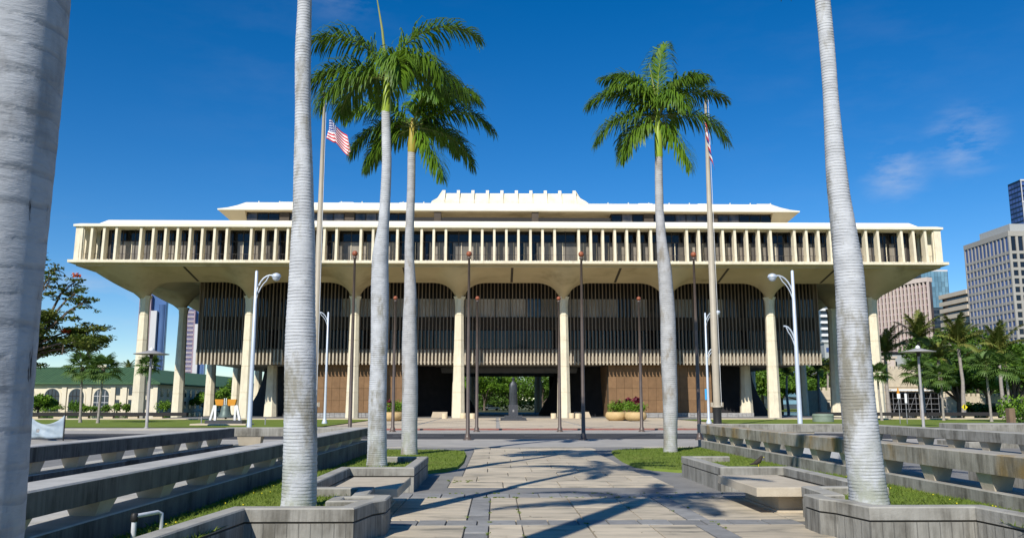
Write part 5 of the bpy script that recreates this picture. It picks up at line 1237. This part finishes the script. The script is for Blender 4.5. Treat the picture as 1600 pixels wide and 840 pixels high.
def street_lamp(x, y, h, arms, label, z0=-.008, blue=False):
    t = thing('street_lamp', label, 'street lamp', (x, y, z0), 'pale curved-arm street lamps')
    MB().lathe(x, y, [(.26, z0), (.26, z0 + .12), (.19, z0 + .3), (.13, z0 + .5), (.115, 3), (.08, h), (.03, h + .05)], 12).build('pole', M['galv'], t)
    for dx, zt, head in arms:
        s = 1 if dx > 0 else -1; L = abs(dx); ra = []
        for k in range(9):
            q = k / 8; ra.append((x + s * (L * (1 - math.cos(q * math.pi / 2)) * .55 + L * .45 * q ** 1.6), y - .02, zt - 1.25 + 1.25 * math.sin(q * math.pi / 2 * 1.06)))
        MB().tube(ra, .045, 7).build('arm', M['galv'], t)
        MB().tube([(p[0], p[1] - .001, p[2] - .16 - .35 * (1 - k / 8)) for k, p in enumerate(ra[:7])] + [ra[7]], .03, 6).build('brace', M['galv'], t)
        if head:
            hx, hz = ra[-1][0], ra[-1][2]
            hd = MB().lathe(hx + s * .2, y - .02, [(.06, hz + .12), (.2, hz + .06), (.25, hz - .06), (.24, hz - .1)], 14); hdo = hd.build('lamp_head', M['galv'], t)
            MB().lathe(hx + s * .2, y - .02, [(.08, hz - .30), (.18, hz - .22), (.22, hz - .101)], 14).build('lens', M['lampglass'], hdo)
    if blue: MB().box(x - .32, x - .14, y - .16, y - .12, 2.2, 3.2).build('street_sign', M['cyan'], t)
street_lamp(at(391, 44.5), 44.5, 8.75, [(.85, 8.55, True)], 'tall pale street lamp with right-hand arm before the left columns')
street_lamp(at(1249, 44.5), 44.5, 8.85, [(-.9, 8.6, True), (-.62, 5.9, False)], 'tall pale street lamp with two left-hand arms before the right columns')
street_lamp(at(508, 79), 79, 10.25, [(-1.0, 10.3, True)], 'distant street lamp with left-hand arm behind the thick left palm', .04)
street_lamp(at(1107, 79), 79, 10.25, [(1.0, 10.4, True), (.9, 7.0, False)], 'distant street lamp with blue sign plate left of the right flagpole', .04, True)
for px, Y, zt, lab in ((231, 65.6, 5.75, 'disc-topped path lamp in front of the outer left column'), (1441, 65.8, 6.0, 'disc-topped path lamp among the fan palms on the right')):
    x = at(px, Y); t = thing('disc_lamp', lab, 'path lamp', (x, Y, .01), 'disc-topped path lamps')
    MB().lathe(x, Y, [(.2, .01), (.2, .06), (.11, .1), (.10, 3), (.085, zt - .5)], 12).build('pole', M['greypole'], t)
    MB().lathe(x, Y, [(.10, zt - .5), (.14, zt - .45), (.14, zt - .25), (.3, zt - .2)], 12).build('neck', M['black'], t)
    MB().lathe(x, Y, [(1.28, zt - .18), (1.30, zt - .14), (.7, zt - .02), (.22, zt + .12), (.18, zt + .14)], 28).build('disc_shade', M['greypole'], t)
    MB().lathe(x, Y, [(.17, zt + .12), (.16, zt + .26), (.04, zt + .36)], 12).build('cap', M['white'], t)
# bell on its frame
def bell():
    x, y = at(352.5, 74), 74; t = thing('bell_monument', 'grey-green bell under an orange yoke on white legs on the left lawn', 'bell', (x, y, .05))
    MB().slab(x - 2.6, x + 2.1, y - 1.1, y + 1.4, .04, .17, .03).build('plinth', M['fore'], t); MB().slab(x - 1.55, x + 1.6, y - .5, y + .8, .171, .46, .03).build('step', M['granite'], t)
    for s in (-1, 1):
        for dx in (-.16, .16): MB().loft([[(x + s * 1.05 + dx * 1.6 - .09, y - .1 - dx, .46), (x + s * 1.05 + dx * 1.6 + .09, y - .1 - dx, .46), (x + s * 1.05 + dx * 1.6 + .09, y + .12 - dx, .46), (x + s * 1.05 + dx * 1.6 - .09, y + .12 - dx, .46)], [(x + s * .90 + dx * .3 - .08, y - .08, 1.72), (x + s * .90 + dx * .3 + .08, y - .08, 1.72), (x + s * .90 + dx * .3 + .08, y + .1, 1.72), (x + s * .90 + dx * .3 - .08, y + .1, 1.72)]]).build('leg', M['white'], t)
        MB().loft([[(x + s * .20, y - .13, 1.66), (x + s * .80, y - .13, 1.72), (x + s * .80, y + .2, 1.72), (x + s * .20, y + .2, 1.66)], [(x + s * .18, y - .13, 2.22), (x + s * .92, y - .13, 2.22), (x + s * .92, y + .2, 2.22), (x + s * .18, y + .2, 2.22)]]).build('yoke', M['orange'], t)
    for dx in (-.08, .08): MB().tube([(x + dx, y - .14, 1.6), (x + dx, y - .14, 2.32)], .04, 6).build('crown_strap', M['white'], t)
    MB().lathe(x, y + .05, [(.05, 1.78), (.28, 1.74), (.36, 1.6), (.40, 1.3), (.46, 1.0), (.58, .78), (.63, .72), (.6, .68), (.5, .72)], 24).build('bell', M['bellgreen'], t)
    MB().tube([(x, y + .05, .9), (x + .05, y + .05, .56)], [.04, .10], 8).build('clapper', M['black'], t)
    for i, dx in enumerate((-2.3, 2.0, 3.2)): MB().tube([(x + dx, y + .9, .05), (x + dx, y + .9, .75)], .05, 6).build('chain_post', M['scaf'], t)
bell()
# statue on a pedestal (a plain robed figure)
def statue():
    x, y = at(802, 96), 96; t = thing('statue', 'dark bronze robed statue on a stepped granite pedestal in the forecourt', 'statue', (x, y, 0))
    MB().slab(x - 1.42, x + 1.42, y - 1.4, y + 1.4, 0, .26, .02).slab(x - .98, x + .98, y - 1, y + 1, .262, .56, .02).build('steps', M['granite'], t)
    MB().rects([(x - .52, x + .52, y - .5, y + .5, .56), (x - .50, x + .50, y - .48, y + .48, 1.5), (x - .5, x + .5, y - .48, y + .48, 1.75)]).build('pedestal', M['granite'], t)
    pr_ = [(.47, 1.751, .8), (.47, 2.3, .75), (.46, 3.0, .72), (.46, 3.6, .68), (.44, 3.95, .62), (.30, 4.2, .6), (.13, 4.32, .9), (.12, 4.38, 1), (.15, 4.46, 1), (.16, 4.58, 1), (.13, 4.68, 1), (.03, 4.74, 1)]
    MB().loft([[(x + r * abs(math.cos(a)) ** .7 * (1 if math.cos(a) > 0 else -1), y + r * s * abs(math.sin(a)) ** .7 * (1 if math.sin(a) > 0 else -1), z) for a in (2 * math.pi * k / 20 for k in range(20))] for r, z, s in pr_], smooth=True).build('robed_figure', M['darkbronze'], t)
    for dx in (-.22, -.06, .12, .26): MB().tube([(x + dx, y - .33, 1.85), (x + dx * .9, y - .345, 2.9), (x + dx * .5, y - .27, 3.9)], [.045, .04, .02], 5).build('robe_fold', M['darkbronze'], t)
    MB().lathe(x, y, [(.25, 4.60), (.26, 4.63), (.14, 4.66), (.13, 4.76), (.04, 4.8)], 14).build('hat', M['darkbronze'], t)
    MB().box(x - .09, x + .09, y - .505, y - .47, .95, 1.2).build('plaque', M['stone'], t)
statue()
for px, lab in ((695, 'cream bollard left of the column left of centre'), (738, 'cream bollard right of the column left of centre'), (724, 'cream bollard at the foot of the column left of centre'), (865, 'cream bollard left of the column right of centre'), (893, 'cream bollard touching the column right of centre'), (903, 'cream bollard right of the column right of centre')):
    Y = 107.5 if px not in (724, 893) else 110; x = at(px, Y); t = thing('bollard', lab, 'bollard', (x, Y, .012), 'cream bollards by the entrance')
    MB().lathe(x, Y, [(.36, .012), (.36, .62), (.33, .66), (.1, .66)], 16).build('body', M['postcream'], t)
def bowl(px, Y, r, lab):
    x = at(px, Y); t = thing('planter_bowl', lab, 'planter', (x, Y, .007), 'round ochre planter bowls')
    MB().lathe(x, Y, [(r * .62, .007), (r * .92, .22), (r, .5), (r * .95, .82), (r * .84, .96), (r * .76, .95), (r * .72, .86), (r * .1, .85)], 28).build('bowl', M['pot'], t)
    MB().lathe(x, Y, [(r * .71, .845), (r * .2, .862)], 20).build('soil', M['soil'], t)
for i, (px, Y, r, lab) in enumerate([(962, 94, 1.15, 'left ochre bowl of the right group of planters'), (974, 96.5, 1.15, 'middle and rearmost ochre bowl of the right group of planters'), (993, 92.5, 1.2, 'right and largest ochre bowl of the right group of planters'), (613, 93, 1.2, 'left ochre bowl of the left group of planters'), (634, 95, 1.15, 'right ochre bowl of the left group behind a palm trunk')]):
    bowl(px, Y, r, lab)
    shrub('green shrub in the ' + lab, at(px, Y), Y, 1.25, 1.35, 'leafbright', 1100, .10, 220 + i, z0=.82, group='shrubs in the planter bowls')
for i, (px, Y, z, lab) in enumerate([(966, 94, 1.8, 'small red ti plant at the left of the right planter group'), (981, 96.5, 2.1, 'red ti plant in the middle of the right planter group'), (994, 92.5, 2.2, 'tallest red ti plant in the right planter group'), (608, 93, 1.8, 'red ti plant in the left planter group')]):
    x = at(px, Y); tag(quads_object('ti_plant', leaf_cloud([(x, Y, z, .32, .3, .42), (x + .3, Y, z - .1, .25, .25, .3)], 130, .22, 240 + i, 0), M['tiplant'], org=(x, Y, .86)), lab, 'plant', 'red ti plants in the planter bowls')
def banner():
    x0, x1, y = at(47, 44), at(102, 44), 44; t = thing('banner', 'silver fabric banner strung between two dark posts at the left', 'banner', ((x0 + x1) / 2, y, 0))
    for x in (x0 - .03, x1 + .03): MB().tube([(x, y, 0), (x, y, 1.32)], .03, 6).build('post', M['black'], t)
    n = 24; vv = []; ff = []
    for j in range(11):
        for i in range(n + 1):
            u, v = i / n, j / 10; sag = .55 * (1 - (2 * u - 1) ** 2) * v ** 1.5; vv.append((x0 + (x1 - x0) * u, y + .13 * math.sin(8 * u + 6 * v) * math.sin(math.pi * u) * (.4 + .6 * math.sin(5 * v + 3 * u)), .18 + 1.1 * v - sag * .85 - .05 * (1 - v)))
    for j in range(10):
        for i in range(n):
            if not (j in (3, 4) and 6 <= i < 8): a = j * (n + 1) + i; ff.append((a, a + 1, a + n + 2, a + n + 1))
    o = MB().add(vv, ff, 0, True).build('fabric', M['silver'], t); md = o.modifiers.new('thickness', 'SOLIDIFY'); md.thickness = .008
banner()
x, Y = at(1285, 86), 86; t = thing('utility_drum', 'squat grey-green drum on the lawn behind the right balustrade', 'drum', (x, Y, .05))
MB().lathe(x, Y, [(1.02, .05), (1.02, .78), (.98, .84), (.1, .86)], 28).build('body', M['drum'], t); MB().lathe(x, Y, [(1.06, .60), (1.06, .68), (1.03, .69)], 28).build('rim', M['drum'], t)
for px, lab, col in ((1405, 'thin sign post with orange-topped white plate on the right lawn', 'orange'), (1416, 'thin sign post with narrow white blade on the right lawn', None)):
    Y = 77; x = at(px, Y); t = thing('sign_post', lab, 'sign', (x, Y, .05), 'thin sign posts'); h = 2.85
    MB().tube([(x, Y, .05), (x, Y, h)], .035, 6).build('post', M['scaf'], t)
    if col: MB().box(x - .14, x + .14, Y - .06, Y - .03, h - .55, h - .1).build('plate', M['white'], t); MB().loft([[(x - .12, Y - .05, h - .1), (x + .12, Y - .05, h - .1), (x + .12, Y + .05, h - .1), (x - .12, Y + .05, h - .1)], [(x - .02, Y - .02, h + .45), (x + .02, Y - .02, h + .45), (x + .02, Y + .02, h + .45), (x - .02, Y + .02, h + .45)]]).build('cone_top', M['orange'], t)
    else: MB().box(x - .10, x + .10, Y - .06, Y - .03, 1.9, h - .1).build('plate', M['white'], t)
Y = 108; x = at(1507, Y); t = thing('crossing_sign', 'small yellow diamond sign under the umbrella tree', 'sign', (x, Y, .04))
MB().tube([(x, Y, .04), (x, Y, 1.1)], .05, 6).build('post', M['scaf'], t)
MB().loft([[(x, Y - .06, 1.02), (x + .40, Y - .06, 1.42), (x, Y - .06, 1.82), (x - .40, Y - .06, 1.42)], [(x, Y - .02, 1.02), (x + .40, Y - .02, 1.42), (x, Y - .02, 1.82), (x - .40, Y - .02, 1.42)]]).build('plate', M['yellow'], t)
MB().box(x - .08, x + .08, Y - .075, Y - .061, 1.2, 1.6).sphere((x + .02, Y - .07, 1.7), .07, 8, 5).build('symbol', M['black'], t)
x, Y = at(1578, 56), 56; t = thing('timber_post', 'weathered square timber post at the right lawn edge', 'post', (x, Y, .0)); MB().slab(x - .2, x + .2, Y - .2, Y + .2, 0, 1.55, .03).build('post', M['wood'], t)
def bird():
    x, y, z = 5.7, 18.72, .50; t = thing('bird', 'small dark bird on the cap of the right planter wall', 'bird', (x, y, z))
    b = MB().tube([(x + .10, y, z + .20), (x + .07, y, z + .185), (x + .03, y, z + .13), (x - .04, y, z + .085), (x - .09, y, z + .07), (x - .17, y, z + .05)], [.012, .035, .055, .05, .025, .012], 10); b.sphere((x + .085, y, z + .205), .034, 10, 7); b.build('body', M['bird'], t)
    MB().tube([(x + .112, y, z + .205), (x + .15, y, z + .198)], [.012, .002], 6).build('beak', M['yellow'], t)
    for dy in (-.018, .018): MB().tube([(x, y + dy, z + .08), (x + .01, y + dy, z + .004)], .005, 5).build('leg', M['yellow'], t)
bird()
def car(x, y, rz, label):
    t = thing('parked_car', label, 'car', (x, y, .0), 'cars parked beyond the building')
    def tr(m):
        c, s = math.cos(rz), math.sin(rz); m.v = [(x + a * c - b * s, y + a * s + b * c, z_) for a, b, z_ in m.v]; return m
    def side(p, w, b): return [[(a, -w, z_) for a, z_ in p], [(a, w, z_) for a, z_ in p]]
    tr(MB().loft(side([(-2.2, .35), (2.15, .35), (2.25, .6), (2.15, .85), (1.1, 1.0), (-1.7, 1.02), (-2.2, .9)], .85, 0))).build('body', M['white'], t)
    tr(MB().loft(side([(-1.75, 1.0), (.95, 1.0), (.35, 1.42), (-1.3, 1.45)], .72, 0))).build('cabin', M['darkwin'], t)
    tr(MB().slab(-1.25, .3, -.68, .68, 1.42, 1.5, .04)).build('roof', M['white'], t)
    for a in (-1.35, 1.4):
        for b in (-.84, .84):
            m = MB(); m.loft([[(a + .33 * math.cos(q), b - .1, .33 + .33 * math.sin(q)) for q in (2 * math.pi * k / 14 for k in range(14))], [(a + .33 * math.cos(q), b + .1, .33 + .33 * math.sin(q)) for q in (2 * math.pi * k / 14 for k in range(14))]]); tr(m).build('wheel', M['black'], t)
    for b in (-.6, .6): tr(MB().box(2.2, 2.27, b - .15, b + .15, .62, .78)).build('headlight', M['lampglass'], t)
car(at(768, 238), 238, .1, 'white car parked left of the statue beyond the building')

def litter():
    rg = random.Random(31); V = []
    for _ in range(170):
        x, y = rg.uniform(-1.7, 4.7), rg.uniform(9, 36); a = rg.random() * 6.28; s = rg.uniform(.012, .04); c, d = math.cos(a) * s, math.sin(a) * s; z = .009
        V += [(x - c, y - d, z), (x + d * .35, y - c * .35, z + .006), (x + c, y + d, z + rg.uniform(0, .012)), (x - d * .35, y + c * .35, z + .004)]
    tag(quads_object('leaf_litter', np.array(V), M['wood']), 'scattered dry brown leaf bits on the plaza slabs', 'leaf litter', kind='stuff')
litter()
